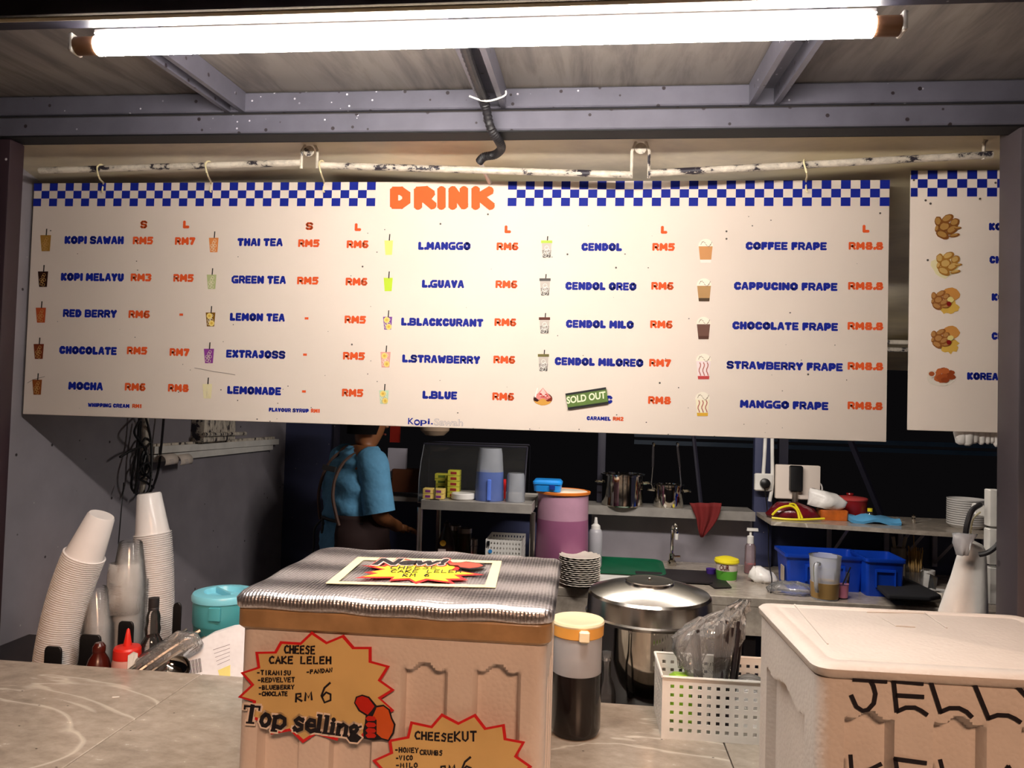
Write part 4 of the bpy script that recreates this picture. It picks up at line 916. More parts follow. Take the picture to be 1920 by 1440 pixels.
tag(t.build('cellophane_bag', 'crinkle', loc=(XW(1288, 1.60, 1.1), 1.565, ZW(1238, .2, 1.6)), smooth=20), 'small empty crumpled clear bag left of the black straws', 'bag')
M['limegreen'] = mat('lime_wrapper', '#8fbf2a', .35, var=.35, vs=30)
t = MB(); a0 = Vector((.163, 1.535, CZ + .006)); t.box((.035, .028, .047), (.062, .036, .094), rot=(0, .08, .12), ch=.008); tag(t.build('lime_packet', 'limegreen', loc=a0), 'lime green wrapped packet inside the left corner of the basket', 'packet')
# dome lids
t = MB(); r_ = .040
prof = [(r_ + .004, 0), (r_ + .004, .006), (r_, .008)] + [(r_ * math.cos(a), .008 + r_ * 1.05 * math.sin(a)) for a in [PI / 2 * i / 9 for i in range(1, 9)]] + [(.001, .008 + r_ * 1.05)]
t.lathe(prof, seg=32, cap0=False)
d0 = t.build('dome_lid', 'cupclear'); d0.location = (XW(1408, 1.555, 1.06), 1.555, CZ + .060); tag(d0, 'clear plastic dome lid stacked in the basket beside the straws', 'lid', 'dome lids in the basket')
for i in range(1, 7): c = d0.copy(); COL.objects.link(c); c.location.z -= .007 * i

# ------------------------------------------------------------------ cups, each an object
def cupmesh(r0, r1, h, name, m):
    t = MB(); t.lathe([(r0 + .001, 0), (r0 + .003, .0006), (r0 + .003, .0024), (r0 - .001, .003), (r0 - .003, .010), (r1 + .001, h - .004), (r1 - .002, h), (.001, h - .001)], seg=28, cap0=False)
    return t.build(name, m, smooth=40)
def cupstack(proto, n, base, tilt0, tilt1, step, label, group, scale=1.0, az=0.0):
    """inverted nested cups following a bending line; tilt is to the right when positive"""
    p = Vector(base); out = []
    for i in range(n):
        f = i / (n - 1); a = R(tilt0 + (tilt1 - tilt0) * f)
        o = proto if i == 0 else proto.copy()
        if i: COL.objects.link(o)
        o.location = p; o.rotation_euler = (0, a, az); o.scale = (scale,) * 3; tag(o, label if i < n - 1 else label.replace('plastic cup nested in', 'plastic cup on top of'), 'cup', group)
        p = p + Vector((math.sin(a), 0, math.cos(a))) * step
    return p
def count(p0y, p1y, Y, step): return int((ZW(p1y, -1.2, Y) - ZW(p0y, -1.2, Y)) / step)
Y1 = 1.765
c1 = cupmesh(.0475, .0315, .112, 'plastic_cup', 'cupwhite')
zb = SZ + .002; n1 = int((ZW(1040, -1.25, Y1) - zb) / .0052)
cupstack(c1, n1, (XW(100, Y1, zb), Y1, zb), 3, 22, .0054, 'milky plastic cup nested in the tall stack leaning right by the post', 'milky cups in the leaning stack')
Y2 = 1.93; c2 = cupmesh(.0455, .030, .112, 'plastic_cup', 'cupwhite')
n2 = int((ZW(1000, -1.05, Y2) - zb) / .0055)
cupstack(c2, n2, (XW(285, Y2, zb), Y2, zb), 3.0, -8, .0055, 'milky plastic cup nested in the tallest stack, under the cables', 'milky cups in the tallest stack')
Y3 = 1.85; c3 = cupmesh(.0435, .0275, .105, 'clear_cup', 'cupclear')
n3 = int((ZW(1085, -1.1, Y3) - zb) / .0062)
cupstack(c3, n3, (XW(233, Y3, zb), Y3, zb), 1, 0, .0062, 'clear plastic cup nested in the middle stack of clear cups', 'clear cups in the middle stack')
Y4 = 1.80; c4_ = cupmesh(.037, .022, .095, 'clear_cup', 'cupclear')
n4 = int((ZW(1165, -1.2, Y4) - zb) / .0062)
cupstack(c4_, n4, (XW(182, Y4, zb), Y4, zb), 0, -4, .0062, 'clear plastic cup nested in the short stack behind the brown bottle', 'clear cups in the short stack')
# crumpled sleeve round the clear middle stack
zs = ZW(1150, -1.1, Y3); t = bagmesh([(0, 0, 0, .046, .046), (0, 0, .05, .044, .044), (0, 0, .10, .040, .040), (-.001, 0, .125, .036, .036)], seed=12, jit=.003)
tag(t.build('cup_sleeve', 'crinklewhite', loc=(XW(232, Y3, zs), Y3, zs), smooth=180), 'crumpled clear sleeve around the middle stack of clear cups', 'sleeve')
# black rack tongues in front of stacks
rk = thing('cup_rack', 'black plastic rack with upright tongues holding the cup stacks', 'rack', (-1.15, 1.75, SZ))
ro = Vector(rk.location)
def tongue(px, ytop, Y, wpx, dy=0):
    X = XW(px, Y, 1.0); w_ = wpx * S(px, Y); zt = ZW(ytop, X, Y); t = MB(); h = zt - SZ
    t.loft([(w_ / 2, .003, .002, 0), (w_ / 2, .003, .002, h - .012), (w_ / 2 - .002, .003, .002, h - .004), (w_ / 2 - .007, .003, .002, h)], Vector((X, Y, SZ)) - ro); t.build('tongue', 'black', rk)
tongue(101, 1212, 1.705, 34); tongue(170, 1190, 1.735, 42); tongue(236, 1165, 1.795, 30); tongue(291, 1145, 1.87, 18); tongue(331, 1130, 1.86, 16)
t = MB(); t.box((XW(200, 1.72, SZ) - ro.x, .135, .006), (.42, .03, .008)); t.build('rail', 'black', rk)
# bottles and small things in front of the cups
def lathe_thing(name, label, cat, loc, parts, group=None, seg=28):
    o = thing(name, label, cat, loc, group=group)
    for nm, m, prof, kw in parts:
        t = MB(); t.lathe(prof, seg=seg, **{k: v for k, v in kw.items() if k != 'smooth'}); t.build(nm, m, o, smooth=kw.get('smooth', 35))
    return o
Yb = 1.70
X = XW(185, Yb, .97); h = ZW(1205, X, Yb) - SZ
M['sauce'] = mat('brown_sauce', '#4a160e', .25)
lathe_thing('sauce_bottle', 'dark red-brown sauce bottle with flip cap at the counter edge', 'bottle', (X, Yb, SZ), [('bottle_body', 'sauce', [(.028, 0), (.031, .003), (.030, h * .45), (.022, h * .68), (.0135, h * .80), (.0135, h * .84)], {'cap1': False}), ('cap', 'sauce', [(.0145, h * .83), (.0145, h * .93), (.012, h * .96), (.009, h), (.001, h)], {})])
X = XW(238, Yb, .97); h = ZW(1178, X, Yb) - SZ; M['pinksauce'] = mat('pink_sauce_bottle', '#d9a096', .4); M['capred'] = mat('red_cap', '#d8281c', .35, var=.04)
sb = lathe_thing('squeeze_bottle', 'pink squeeze bottle with a pointed red cap', 'bottle', (X, Yb, SZ), [('bottle_body', 'pinksauce', [(.030, 0), (.033, .004), (.033, h * .50), (.031, h * .56), (.028, h * .60)], {}), ('cap', 'capred', [(.0305, h * .56), (.0315, h * .57), (.031, h * .70), (.028, h * .73), (.010, h * .75), (.0085, h * .80), (.0035, h * .98), (.001, h)], {'smooth': 30})])
lb = MB(); lb.prism([(math.cos(a) * .0335, -math.sin(a) * .0335, z) for a, z in ((.25, .07), (.6, .07), (.95, .07), (.95, .105), (.6, .112), (.25, .105))], (.5, -.8, 0), .001); lb.build('label_sticker', 'white', sb, smooth=0)
X = XW(282, 1.74, .97); h = ZW(1120, X, 1.74) - SZ
lathe_thing('glass_bottle', 'curvy clear glass bottle with dark threaded cap by the red capped bottle', 'bottle', (X, 1.745, SZ), [('bottle_body', 'glass', [(.024, 0), (.028, .004), (.028, h * .42), (.024, h * .52), (.016, h * .58), (.0185, h * .66), (.015, h * .72), (.0165, h * .78), (.013, h * .84), (.011, h * .87)], {'cap1': False}), ('label_sticker', 'greyprint', [(.0285, h * .22), (.0285, h * .38)], {'cap0': False, 'cap1': False}), ('cap', 'shelfdark', [(.0125, h * .86), (.0125, h * .885), (.0118, h * .89), (.0125, h * .9), (.0125, h * .99), (.001, h)], {})])
# teal jug
X = XW(414, 1.85, 1.0); Yj = 1.86; hj = ZW(1112, X, Yj) - SZ; rj = 54 * S(414, Yj)
M['teal'] = mat('teal_plastic', '#4fa8b4', .3, var=.06); M['tealdark'] = mat('teal_liquid', '#3d7f82', .35, var=.06); M['teallid'] = mat('sky_blue_lid', '#7fd0e6', .3, var=.03)
j = lathe_thing('lidded_jug', 'turquoise plastic jug with sky-blue recessed lid behind the foil box', 'jug', (X, Yj, SZ), [('jug_body', 'tealdark', [(rj * .86, 0), (rj * .9, .005), (rj * .95, hj * .62), (rj * .97, hj * .66)], {'cap1': False}), ('upper_band', 'teal', [(rj * .965, hj * .655), (rj * .995, hj * .68), (rj, hj * .97)], {'cap0': False, 'cap1': False}),
   ('lid', 'teallid', [(rj * 1.0, hj * .93), (rj * 1.04, hj * .94), (rj * 1.05, hj * .99), (rj * 1.0, hj * 1.02), (rj * .75, hj * 1.035), (rj * .66, hj * 1.03), (rj * .60, hj * .97), (rj * .001, hj * .97)], {'smooth': 40})], seg=48)
t = MB(); t.box((0, 0, hj * 1.0), (.006, rj * 1.15, .016), rot=(0, 0, .9), ch=.001); t.build('lid_grip', 'teallid', j)
t = MB(); t.box((rj * .2, -rj * 1.0, hj * .84), (.03, .008, .034), ch=.002); t.build('spout', 'teal', j)
# utensils wrapped in cellophane, white sachet packet
for i, (p0, p1, r_) in enumerate((((255, 1262), (375, 1182), .006), ((270, 1268), (385, 1195), .005), ((300, 1268), (395, 1208), .0055), ((240, 1258), (350, 1180), .004))):
    a = P(p0[0], p0[1], 1.665); b_ = P(p1[0], p1[1], 1.76 + .01 * i); a.z = max(a.z, SZ + .02); t = MB(); t.tube([Vector(), (b_ - a) * .5 + Vector((0, 0, .003)), b_ - a], r_, 8, smooth=4)
    tag(t.build('steel_utensil', 'brushed', loc=a), 'steel utensil handle in the pile left of the white sachet', 'utensil', 'steel utensils by the white packet')
t = MB(); t.lathe([(.001, -.012), (.012, -.010), (.022, -.004), (.026, .002), (.024, .003)], seg=24, cap1=False, sx=1.35); tag(t.build('serving_spoon', 'polished', loc=P(335, 1252, 1.67), rot=(.9, .3, -.4)), 'shiny spoon bowl lying beside the white sachet', 'spoon')
t = MB(); t.loft([(.085, .016, .015, 0), (.09, .02, .018, .03), (.06, .016, .014, .06)], cs=6); o = t.build('utensil_wrap', 'crinkle', loc=P(325, 1245, 1.71), rot=(.3, -.6, .1), smooth=180); tag(o, 'clear wrap over the steel utensils beside the white sachet', 'wrap')
sk = thing('sachet', 'white crumpled sachet with barcode beside the foil-lidded box', 'packet', P(385, 1262, 1.69)); so_ = Vector(sk.location); M['sachet'] = mat('sachet_foil', '#e9e8ec', .35, var=.03, bump=.6, bs=12, bd=.012)
def sp2(px, py, k=0): return P(px, py, 1.69 + (1268 - py) * .0009) + Vector((0, -.0105 - k * .0005, 0)) - so_
ol = [(336, 1285), (345, 1262), (348, 1225), (370, 1205), (402, 1186), (440, 1174), (462, 1172), (462, 1290)]
t = MB(); t.prism([sp2(*p) for p in ol], (0, 1, .2), .012); t.build('pouch', 'sachet', sk, smooth=0)
t = MB()
for i in range(17): x = 349 + i * 2.0; t.stroke([sp2(x, 1238 - i * .45, 6), sp2(x + 3, 1263 - i * .45, 6)], (.0013 if i % 3 else .0022), FN, .0003)
t.build('barcode', 'marker', sk, smooth=0, kind='stuff')
t = MB()
for i in range(5): t.stroke([sp2(405 + i * 2, 1215 + i * 7, 6), sp2(436, 1205 + i * 7, 6)], .0011, FN, .0003)
t.build('fine_print', 'greyprint', sk, smooth=0, kind='stuff')
t = MB(); t.prism([sp2(x, y, 6) for x, y in ((414, 1253), (437, 1243), (437, 1275), (420, 1275))], FN, .0003); t.build('yellow_panel', pm('#e8dd8a'), sk, smooth=0)
# crumb on the counter
t = MB(); t.box((0, 0, .001), (.014, .004, .002), rot=(0, 0, .4), ch=.0005); tag(t.build('paper_scrap', 'white', loc=PZ(217, 1308, CZ)), 'tiny white paper scrap on the left counter slab', 'scrap')
# ------------------------------------------------------------------ back of the stall
# ledge below the opening
t = MB(); x0, x1 = XW(1100, 3.93, 1.10), XW(1412, 3.95, 1.1); t.prism([(xl + .02, 3.90, 1.085), (x1, 3.90, 1.085), (x1, 4.09, 1.085), (xl + .02, 4.09, 1.085)], (0, 0, 1), .022)
t.box(((-.02 + x1) / 2, 3.897, 1.085), (x1 + .02, .006, .046))
struct('trim_3', t, 'galv')
LZ = 1.107
for px0, px1, nm in ((1121, 1136, 'wall_stud'), (1412, 1446, 'wall_stud')):
    a, b = XW(px0, BW, 1.4), XW(px1, BW, 1.4); t = MB(); zl = LZ if px0 < 1300 else WZ
    t.box(((a + b) / 2, BW + .03 - (.0 if px0 < 1300 else .05), (zl + 1.93) / 2), (b - a, .05, 1.93 - zl), ch=.003); struct(nm, t, 'navy' if px0 > 1300 else 'beamdark')
t = MB(); a, b = XW(1462, BW, 1.4), XW(1479, BW, 1.4); t.box(((a + b) / 2, BW + .03, 1.5), (b - a, .04, .86)); struct('wall_stud', t, 'beamdark')
t = MB(); t.tube([P(1300, 812, 4.3), P(1314, 945, 4.2)], .012, 6); struct('brace_rod', t, 'beamdark')
t = MB(); t.tube([P(1590, 815, 4.4), P(1652, 965, 4.4)], .018, 4); struct('brace_rod', t, 'beamdark')
M['nightblue'] = mat('dark_blue_steel', '#23384e', .5)
for y in (828, 842): t = MB(); t.box((1.6, 5.4, P(1600, y, 5.4).z), (2.6, .06, .03)); struct('far_beam', t, 'nightblue')
# purlins under the sheet ceiling, seen in the gap between both boards

for py, Yc, r_ in ((425, 2.62, .016), (642, 3.55, .012), (656, 3.6, .012)):
    z = P(1685, py, Yc).z; t = MB(); t.box((.3, Yc, z), (4.0, .03, r_ * 1.6), ch=.003); struct('purlin', t, 'pipe')

# worktop
x_w = XW(1012, 3.42, WZ) + .35
t = MB(); t.box(((x_w - .35 + RW) / 2, (3.3 + BW) / 2 - .004, WZ - .02), (RW - x_w + .34, BW - 3.31, .04), ch=.003); t.box(((x_w + RW) / 2, (3.34 + BW) / 2, (WZ - .04) / 2 + .0), (RW - x_w - .02, BW - 3.34, WZ - .04)) if False else None
wto = tag(t.build('worktop', 'counter'), 'grey marbled back worktop with the sink and blue bins on it', 'worktop')
t = MB(); t.box(((x_w - .35 + RW) / 2, 3.31, WZ - .10), (RW - x_w + .35, .02, .12)); t.build('edge_panel', 'counter', wto)
for x in (x_w - .27, .7, 1.4, 2.2): t = MB(); t.box((x, 3.45, (WZ - .04) / 2), (.05, .2, WZ - .04)); t.build('support', 'shelfdark', wto)
# sink basin and tap
sx = XW(1318, 3.55, WZ)
t = MB(); t.loft([(.17, .13, .02, .012), (.17, .13, .02, .006), (.155, .115, .02, .006), (.15, .11, .02, -.0)], (0, 0, 0), cs=4, cap1=False); t.loft([(.155, .115, .02, .0065), (.15, .11, .02, .002)], cap0=False)
tag(t.build('sink', 'shelfdark', loc=(XW(1260, 3.62, WZ), 3.62, WZ)), 'dark sunken sink basin in the back worktop behind the steel pot', 'sink')
t = MB(); t.prism([PZ(px, py, WZ + .004) for px, py in ((1292, 1070), (1345, 1072), (1372, 1102), (1340, 1103))], (0, 0, 1), .003); tag(t.build('sink_opening', 'shelfdark'), 'flat dark plate standing for the sink opening right of the tap', 'mat')  # thin dark plate laid on the worktop in place of the open basin
X = XW(1260, 3.9, .9); tp = thing('sink_tap', 'tall chrome swan-neck tap rising behind the steel pot', 'tap', (X, 3.9, WZ)); h = ZW(985, X, 3.9) - WZ
t = MB(); t.tube([(0, 0, 0), (0, 0, h * .8), (.002, -.01, h * .97), (.006, -.04, h * 1.05), (.010, -.08, h), (.012, -.085, h * .82)], .0085, 10, smooth=6); t.build('spout', 'polished', tp)
t = MB(); t.lathe([(.024, 0), (.024, .02), (.015, .03), (.015, .06), (.001, .062)], seg=16); t.build('tap_base', 'polished', tp)
t = MB(); t.tube([(.0, 0, .045), (.04, -.02, .05)], .006, 8); t.build('tap_lever', 'polished', tp)
t = MB(); t.lathe([(.009, 0), (.010, .03)], (.012, -.085, h * .72), seg=12); t.build('nozzle', 'white', tp)

def at(px, Y, z): return Vector((XW(px, Y, z), Y, z))
# steel pots on the ledge with ladles
def pot(px0, px1, Y, ytop, z, label, rimf=1.04):
    c = (px0 + px1) / 2; p = at(c, Y, z); r = (px1 - px0) / 2 * S(c, Y); h = ZW(ytop, p.x, Y) - z
    o = thing('steel_pot', label, 'pot', p)
    t = MB(); t.lathe([(r * .93, 0), (r * .97, .006), (r * .97, h * .95), (r * rimf, h * .965), (r * rimf, h), (r * .94, h), (r * .93, h * .9), (r * .92, .02), (.001, .015)], seg=40); t.build('pot_body', 'polished', o)
    for sx in (-1, 1): t = MB(); t.tube([(sx * r * .95, -.03, h * .72), (sx * (r + .03), -.025, h * .74), (sx * (r + .03), .025, h * .74), (sx * r * .95, .03, h * .72)], .004, 6, smooth=4); t.build('handle', 'polished', o)
    return o, p, r, h
pot(1127, 1206, 4.06 - .10, 888, LZ + .0, 'taller open steel pot on the ledge below the board')
o, p, r, h = pot(1225, 1281, 3.97, 908, LZ, 'smaller open steel pot on the ledge with two ladles in it')
for px, px1, lb in ((1225, 1221, 'left steel ladle sticking up out of the smaller pot'), (1270, 1277, 'right steel ladle sticking up out of the smaller pot')):
    l = thing('ladle', lb, 'ladle', p + Vector(((-.05 if px < 1250 else .05), 0, .03))); a = Vector(l.location)
    top = P(px, 836, 3.99) - a; mid = P((px + px1) / 2 + 1, 876, 3.99) - a; low = P(px1, 908, 3.985) - a
    t = MB(); t.tube([(0, 0, 0), low, mid], .0035, 6); t.build('shaft', 'steel', l)
    t = MB(); t.tube([mid, mid.lerp(top, .5), top], [.006, .0075, .006], 8); t.build('grip', 'shelfdark', l)
    t = MB(); t.tube([top, top + Vector((.004, -.004, .01)), top + Vector((-.004, -.008, .014))], .007, 8); t.build('hook', 'steel', l)
# red cloth over the ledge
t = MB(); A = P(1322, 945, 3.88); o_ = []
prof = [(1293, 944), (1300, 950), (1303, 985), (1310, 1005), (1316, 1008), (1330, 996), (1345, 975), (1352, 950), (1340, 946), (1322, 943)]
t.prism([P(x, y, 3.885) - A for x, y in prof], (0, 1, 0), .02)
t2 = MB(); rs = random.Random(2)
rings = []
for k in range(9):
    f = k / 8; wl = 1293 + 12 * min(1, f * 2.2) + 8 * f ** 3; wr = 1352 - 4 * f - 30 * f ** 2.2; y = 943 + 64 * f; ring = []
    for j in range(20):
        u = j / 19; p = P(wl + (wr - wl) * u, y, 3.885) - A; ring.append(p + Vector((0, -.010 * math.sin(u * 14 + f * 2) * (1 - .3 * f) - .006, 0)))
    back = [p + Vector((0, .012, 0)) for p in reversed(ring)]; rings.append(ring + back)
t2.rings(rings); tag(t2.build('dish_cloth', 'reddark', loc=A, smooth=180), 'dark red cloth draped over the ledge right of the pots', 'cloth')

# pink container with orange rim and the blue box on top
Yp = 3.52; p = at(1052, Yp, WZ); r = 48.5 * S(1052, Yp); h = ZW(920, p.x, Yp) - WZ
M['pinkdrink'] = mat('pink_drink_container', '#94587a', .35, var=.12, vs=4); M['pinkupper'] = mat('pink_container_upper', '#b0869a', .3, var=.08); M['rimorange'] = mat('orange_rim', '#d9782a', .4); M['creamtop'] = mat('cream_top', '#efdcc4', .5)
o = thing('drink_container', 'tall pink drink container with an orange rim on the back worktop', 'container', p)
for nm, m, prof, kw in (('container_body', 'pinkdrink', [(r * 1.0, 0), (r * 1.03, .01), (r * .98, h * .68)], {'cap1': False}), ('upper_wall', 'pinkupper', [(r * .98, h * .68), (r * .97, h * .99)], {'cap0': False, 'cap1': False}),
   ('rim', 'rimorange', [(r * .97, h * .97), (r * 1.04, h * .975), (r * 1.05, h), (r * .98, h * 1.005), (r * .95, h * .99)], {'cap0': False, 'cap1': False}), ('lid', 'creamtop', [(r * .96, h * .99), (r * .9, h * 1.0), (.001, h * 1.002)], {'cap0': False})):
    t = MB(); t.lathe(prof, seg=40, **kw); t.build(nm, m, o)
q = Vector((XW(1027, Yp - .05, WZ + h), Yp - .05, WZ + h * 1.008)); bb = thing('lunch_box', 'bright blue lidded box sitting on the pink container', 'box', q); wv = 26 * S(1027, Yp)
t = MB(); t.loft([(wv * .93, .05, .02, 0), (wv, .055, .02, .035)]); t.build('box_body', 'lightblue', bb)
t = MB(); t.loft([(wv * 1.03, .058, .02, .033), (wv * 1.03, .058, .02, .042), (wv * .9, .05, .02, .052)]); t.build('lid', 'lightblue', bb)
t = MB(); t.box((wv * .35, -.058, .02), (.026, .008, .022), ch=.002); t.build('clip', pm('#15307a'), bb)
# squeeze bottle
p = at(1115, 3.72, WZ); h = ZW(970, p.x, 3.72) - WZ; M['milk'] = mat('cloudy_bottle', '#b3b1b8', .35)
lathe_thing('squeeze_bottle', 'cloudy squeeze bottle with white nozzle right of the pink container', 'bottle', p, [('bottle_body', 'milk', [(.032, 0), (.034, .004), (.034, h * .70), (.028, h * .76), (.022, h * .78)], {}), ('nozzle', 'white', [(.024, h * .76), (.022, h * .84), (.010, h * .88), (.006, h), (.001, h)], {})])
# plates
M['plate'] = mat('melamine_plate', '#cfc5b8', .3, var=.06)
p = at(1086, 3.36, WZ); rp = 38 * S(1086, 3.36); t = MB()
prof = [(rp * .55, 0), (rp * .6, .002), (rp * .95, .012), (rp, .014), (rp * .97, .016), (rp * .58, .006), (.001, .005)]
rings = []
for r_, z in prof:
    rings.append([Vector((r_ * (1 + (.03 * math.cos(18 * a) if r_ > rp * .8 else 0)) * math.cos(a), r_ * (1 + (.03 * math.cos(18 * a) if r_ > rp * .8 else 0)) * math.sin(a), z + (.0015 * math.cos(18 * a) if r_ > rp * .8 else 0))) for a in [2 * PI * j / 72 for j in range(72)]])
t.rings(rings); pl = t.build('plate', 'plate', loc=p)
nP = 14; dz = (ZW(1040, p.x, 3.36) - WZ - .016) / (nP - 1)
for i in range(nP):
    c = pl if i == 0 else pl.copy()
    if i: COL.objects.link(c); c.location.z = p.z + dz * i; c.location.x += rs.uniform(-.002, .002); c.rotation_euler = (0, 0, rs.uniform(0, .3))
    tag(c, 'top scalloped plate of the stack beside the pink container' if i == nP - 1 else 'scalloped off-white plate inside the stack beside the pink container', 'plate', 'plates stacked on the back worktop')
# green tray
M['green'] = mat('dark_green_plastic', '#0e5a3c', .35); t = MB(); t.loft([(.19, .12, .05, 0), (.20, .13, .05, .012), (.195, .125, .05, .014), (.18, .11, .05, .006)], cs=6); tag(t.build('serving_tray', 'green', loc=at(1168, 3.72, WZ + .012) , rot=(R(6), 0, 0)), 'dark green oval tray lying behind the steel pot lid', 'tray')
t = MB(); t.box((0, 0, .006), (.2, .12, .008), ch=.003); tag(t.build('cutting_board', 'white', loc=at(1150, 3.50, WZ)), 'pale chopping board between the plates and the green tray', 'board')
# soap pump, margarine tub, purple tub, white bag
p = at(1406, 3.80, WZ); h = ZW(990, p.x, 3.80) - WZ; M['soap'] = clearmat('soap_plastic', alpha=.35, milky='#c9b0b4')
o = lathe_thing('soap_pump', 'clear soap bottle with white pump and red liquid at the bottom', 'soap bottle', p, [('bottle_body', 'soap', [(.026, .0), (.028, .004), (.026, h * .6), (.014, h * .68)], {'cap1': False}), ('liquid', 'capred', [(.025, .004), (.0265, .006), (.0265, h * .2), (.001, h * .2)], {}), ('pump_collar', 'white', [(.016, h * .66), (.016, h * .82), (.006, h * .84), (.006, h * .94), (.001, h * .95)], {})])
t = MB(); t.loft([(.028, .009, .005, h * .94), (.026, .009, .005, h)], (.008, -.004, 0)); t.build('pump_head', 'white', o)
p = at(1362, 3.62, WZ); r = 22 * S(1362, 3.62); h = ZW(1052, p.x, 3.62) - WZ; M['tubprint'] = mat('green_white_tub', '#cfe0b8', .4, var=.5, vs=22)
o = lathe_thing('food_tub', 'white and green food tub with a yellow lid on the back worktop', 'tub', p, [('tub_body', 'signwhite', [(r * .78, 0), (r * .80, .003), (r * .94, h)], {}), ('lid', 'lemon', [(r * 1.0, h - .006), (r * 1.04, h), (r * .98, h + .012), (r * .4, h + .022), (.001, h + .022)], {})])
t = MB(); t.lathe([(r * .80 + .0006, h * .08), (r * .88 + .0006, h * .55)], seg=28, cap0=False, cap1=False); t.build('green_print', pm('#5da53a'), o)
t = MB(); addtext(t, 'OUR', (-r * .75, -r * .93 - .002, h * .62), (r * .8, 0, 0), (0, -.002, h * .28), .03); t.build('tub_lettering', pm('#5a1822'), o, smooth=0)
t = MB(); t.lathe([(.02, 0), (.024, .03), (.001, .03)], seg=16); tag(t.build('purple_lid', pm('#4b2f86'), loc=at(1333, 3.72, WZ)), 'small purple tub left of the yellow-lidded tub', 'tub')
t = bagmesh([(0, 0, 0, .05, .04), (0, 0, .02, .065, .05), (-.01, 0, .045, .05, .035), (-.03, 0, .07, .015, .012)], seed=21, jit=.006); tag(t.build('plastic_bag', 'bag', loc=at(1432, 3.62, WZ), smooth=180), 'small crumpled white bag right of the soap pump', 'bag')
t = bagmesh([(0, 0, 0, .09, .05), (0, 0, .02, .10, .06), (0, 0, .04, .07, .04), (0, 0, .05, .03, .02)], seed=22, jit=.008); tag(t.build('plastic_bag', 'crinkle', loc=at(1482, 3.42, WZ), smooth=180), 'flat clear plastic bag left of the measuring jug', 'bag')

# socket, pipes, cables on the stud
s_ = thing('wall_socket', 'white wall socket with round black plug on the stud', 'socket', P(1431, 904, 3.93)); t = MB(); t.box((0, 0, 0), (.088, .03, .088), ch=.006); t.build('socket_box', 'white', s_)
t = MB(); t.lathe([(.024, 0), (.026, .006), (.024, .022), (.012, .028), (.001, .029)], rm=Matrix.Rotation(R(90), 3, 'X'), c=(.004, -.015, -.004), seg=20); t.build('plug', 'black', s_)
for (a, b), lb in ((((1435, 822), (1431, 892)), 'white cable pipe running down the stud into the socket'), (((1448, 822), (1448, 905)), 'thin pale pipe beside the stud, right of the socket pipe')):
    t = MB(); t.tube([P(*a, 3.93) + Vector((0, 0, .3)), P(*a, 3.93), P(*b, 3.93)] + ([P(1443, 940, 3.93)] if a[0] > 1440 else []), .009, 8, smooth=3); tag(t.build('cable_pipe', 'white'), lb, 'pipe')
t = MB(); t.tube([P(1433, 912, 3.9), P(1437, 940, 3.92), P(1441, 1000, 3.95), P(1441, 1050, 3.7), P(1447, 1085, 3.5), P(1445, 1112, 3.4)], .003, 6, smooth=6); tag(t.build('power_cord', 'black'), 'thin black cord hanging from the round plug down to the worktop', 'cord')

# wall shelf on brackets
SHZ = 1.10
fa, fb = PZ(1446, 977, SHZ), PZ(1885, 1005, SHZ)
ws = thing('wall_shelf', 'grey shelf board on steel brackets carrying the red pot', 'shelf', (1.4, 3.95, SHZ)); wo = Vector(ws.location)
t = MB(); t.prism([(fa.x, fa.y, SHZ - .02), (fb.x + .2, fb.y - .03, SHZ - .02), (fb.x + .2, BW, SHZ - .02), (fa.x, BW, SHZ - .02)], (0, 0, 1), .02); t.v = [Vector(v) - wo for v in t.v]; t.build('shelf_board', 'counter', ws, smooth=0)
for px in (1553, 1660, 1686, 1750, 1842):
    x = XW(px, BW, 1.0) - wo.x; t = MB(); t.box((x, .055, -.13), (.022, .012, .22)); t.tube([(x, .05, -.22), (x, -.24, -.025)], .009, 4); t.build('bracket', 'greyprint', ws, smooth=0)
# things on the shelf
def shelfat(px, Y): return at(px, Y, SHZ + .0005)
p = P(1495, 904, 3.92); o = thing('control_panel', 'white square panel with a black upright mount on the ledge', 'panel', p)
wv = 40 * S(1495, 3.92)
t = MB(); t.box((0, 0, 0), (wv * 2, .03, .172), ch=.004); t.build('panel_body', 'signwhite', o); t = MB(); t.box((-.015, -.03, .02), (.062, .035, .13), ch=.006); t.build('mount', 'black', o)
t = MB(); t.tube([(-.015, -.02, -.04), (-.015, -.02, -.12)], .016, 10); t.build('stem', 'brushed', o); t = MB(); t.tube([(wv, 0, .0), (wv + .012, 0, -.02), (wv + .012, 0, -.07)], .004, 6, smooth=3); t.build('side_cable', 'white', o)
M['redbag'] = mat('red_food_bag', '#6e1620', .25, var=.4, vs=14, bump=.4, bs=20, bd=.01)
t = bagmesh([(0, 0, 0, .115, .06), (0, 0, .02, .125, .07), (0, 0, .05, .10, .055), (-.02, 0, .075, .05, .03)], seed=31, jit=.005); b_ = t.build('food_bag', 'redbag', loc=shelfat(1486, 3.78), smooth=180); tag(b_, 'dark red food bag with yellow edging on the wall shelf', 'bag')
for k, pts in enumerate(([(-.115, -.072, .008), (-.05, -.085, .006), (.03, -.085, .008), (.13, -.065, .014)], [(-.11, -.06, .02), (-.08, -.075, .055), (-.03, -.072, .068), (0, -.075, .05), (.01, -.082, .012)], [(-.03, -.06, .075), (0, -.05, .07), (.025, -.075, .012)])):
    t = MB(); t.tube(pts, .0055, 6, smooth=5); t.build('yellow_edge', 'lemon', b_)
M['orangebox'] = mat('orange_packet', '#c06022', .35, var=.35, vs=16)
t = MB(); t.loft([(.062, .04, .01, 0), (.065, .043, .01, .045), (.06, .04, .01, .05)]); tag(t.build('spice_box', 'orangebox', loc=shelfat(1560, 3.80)), 'orange food packet box between the red bag and red pot', 'box')
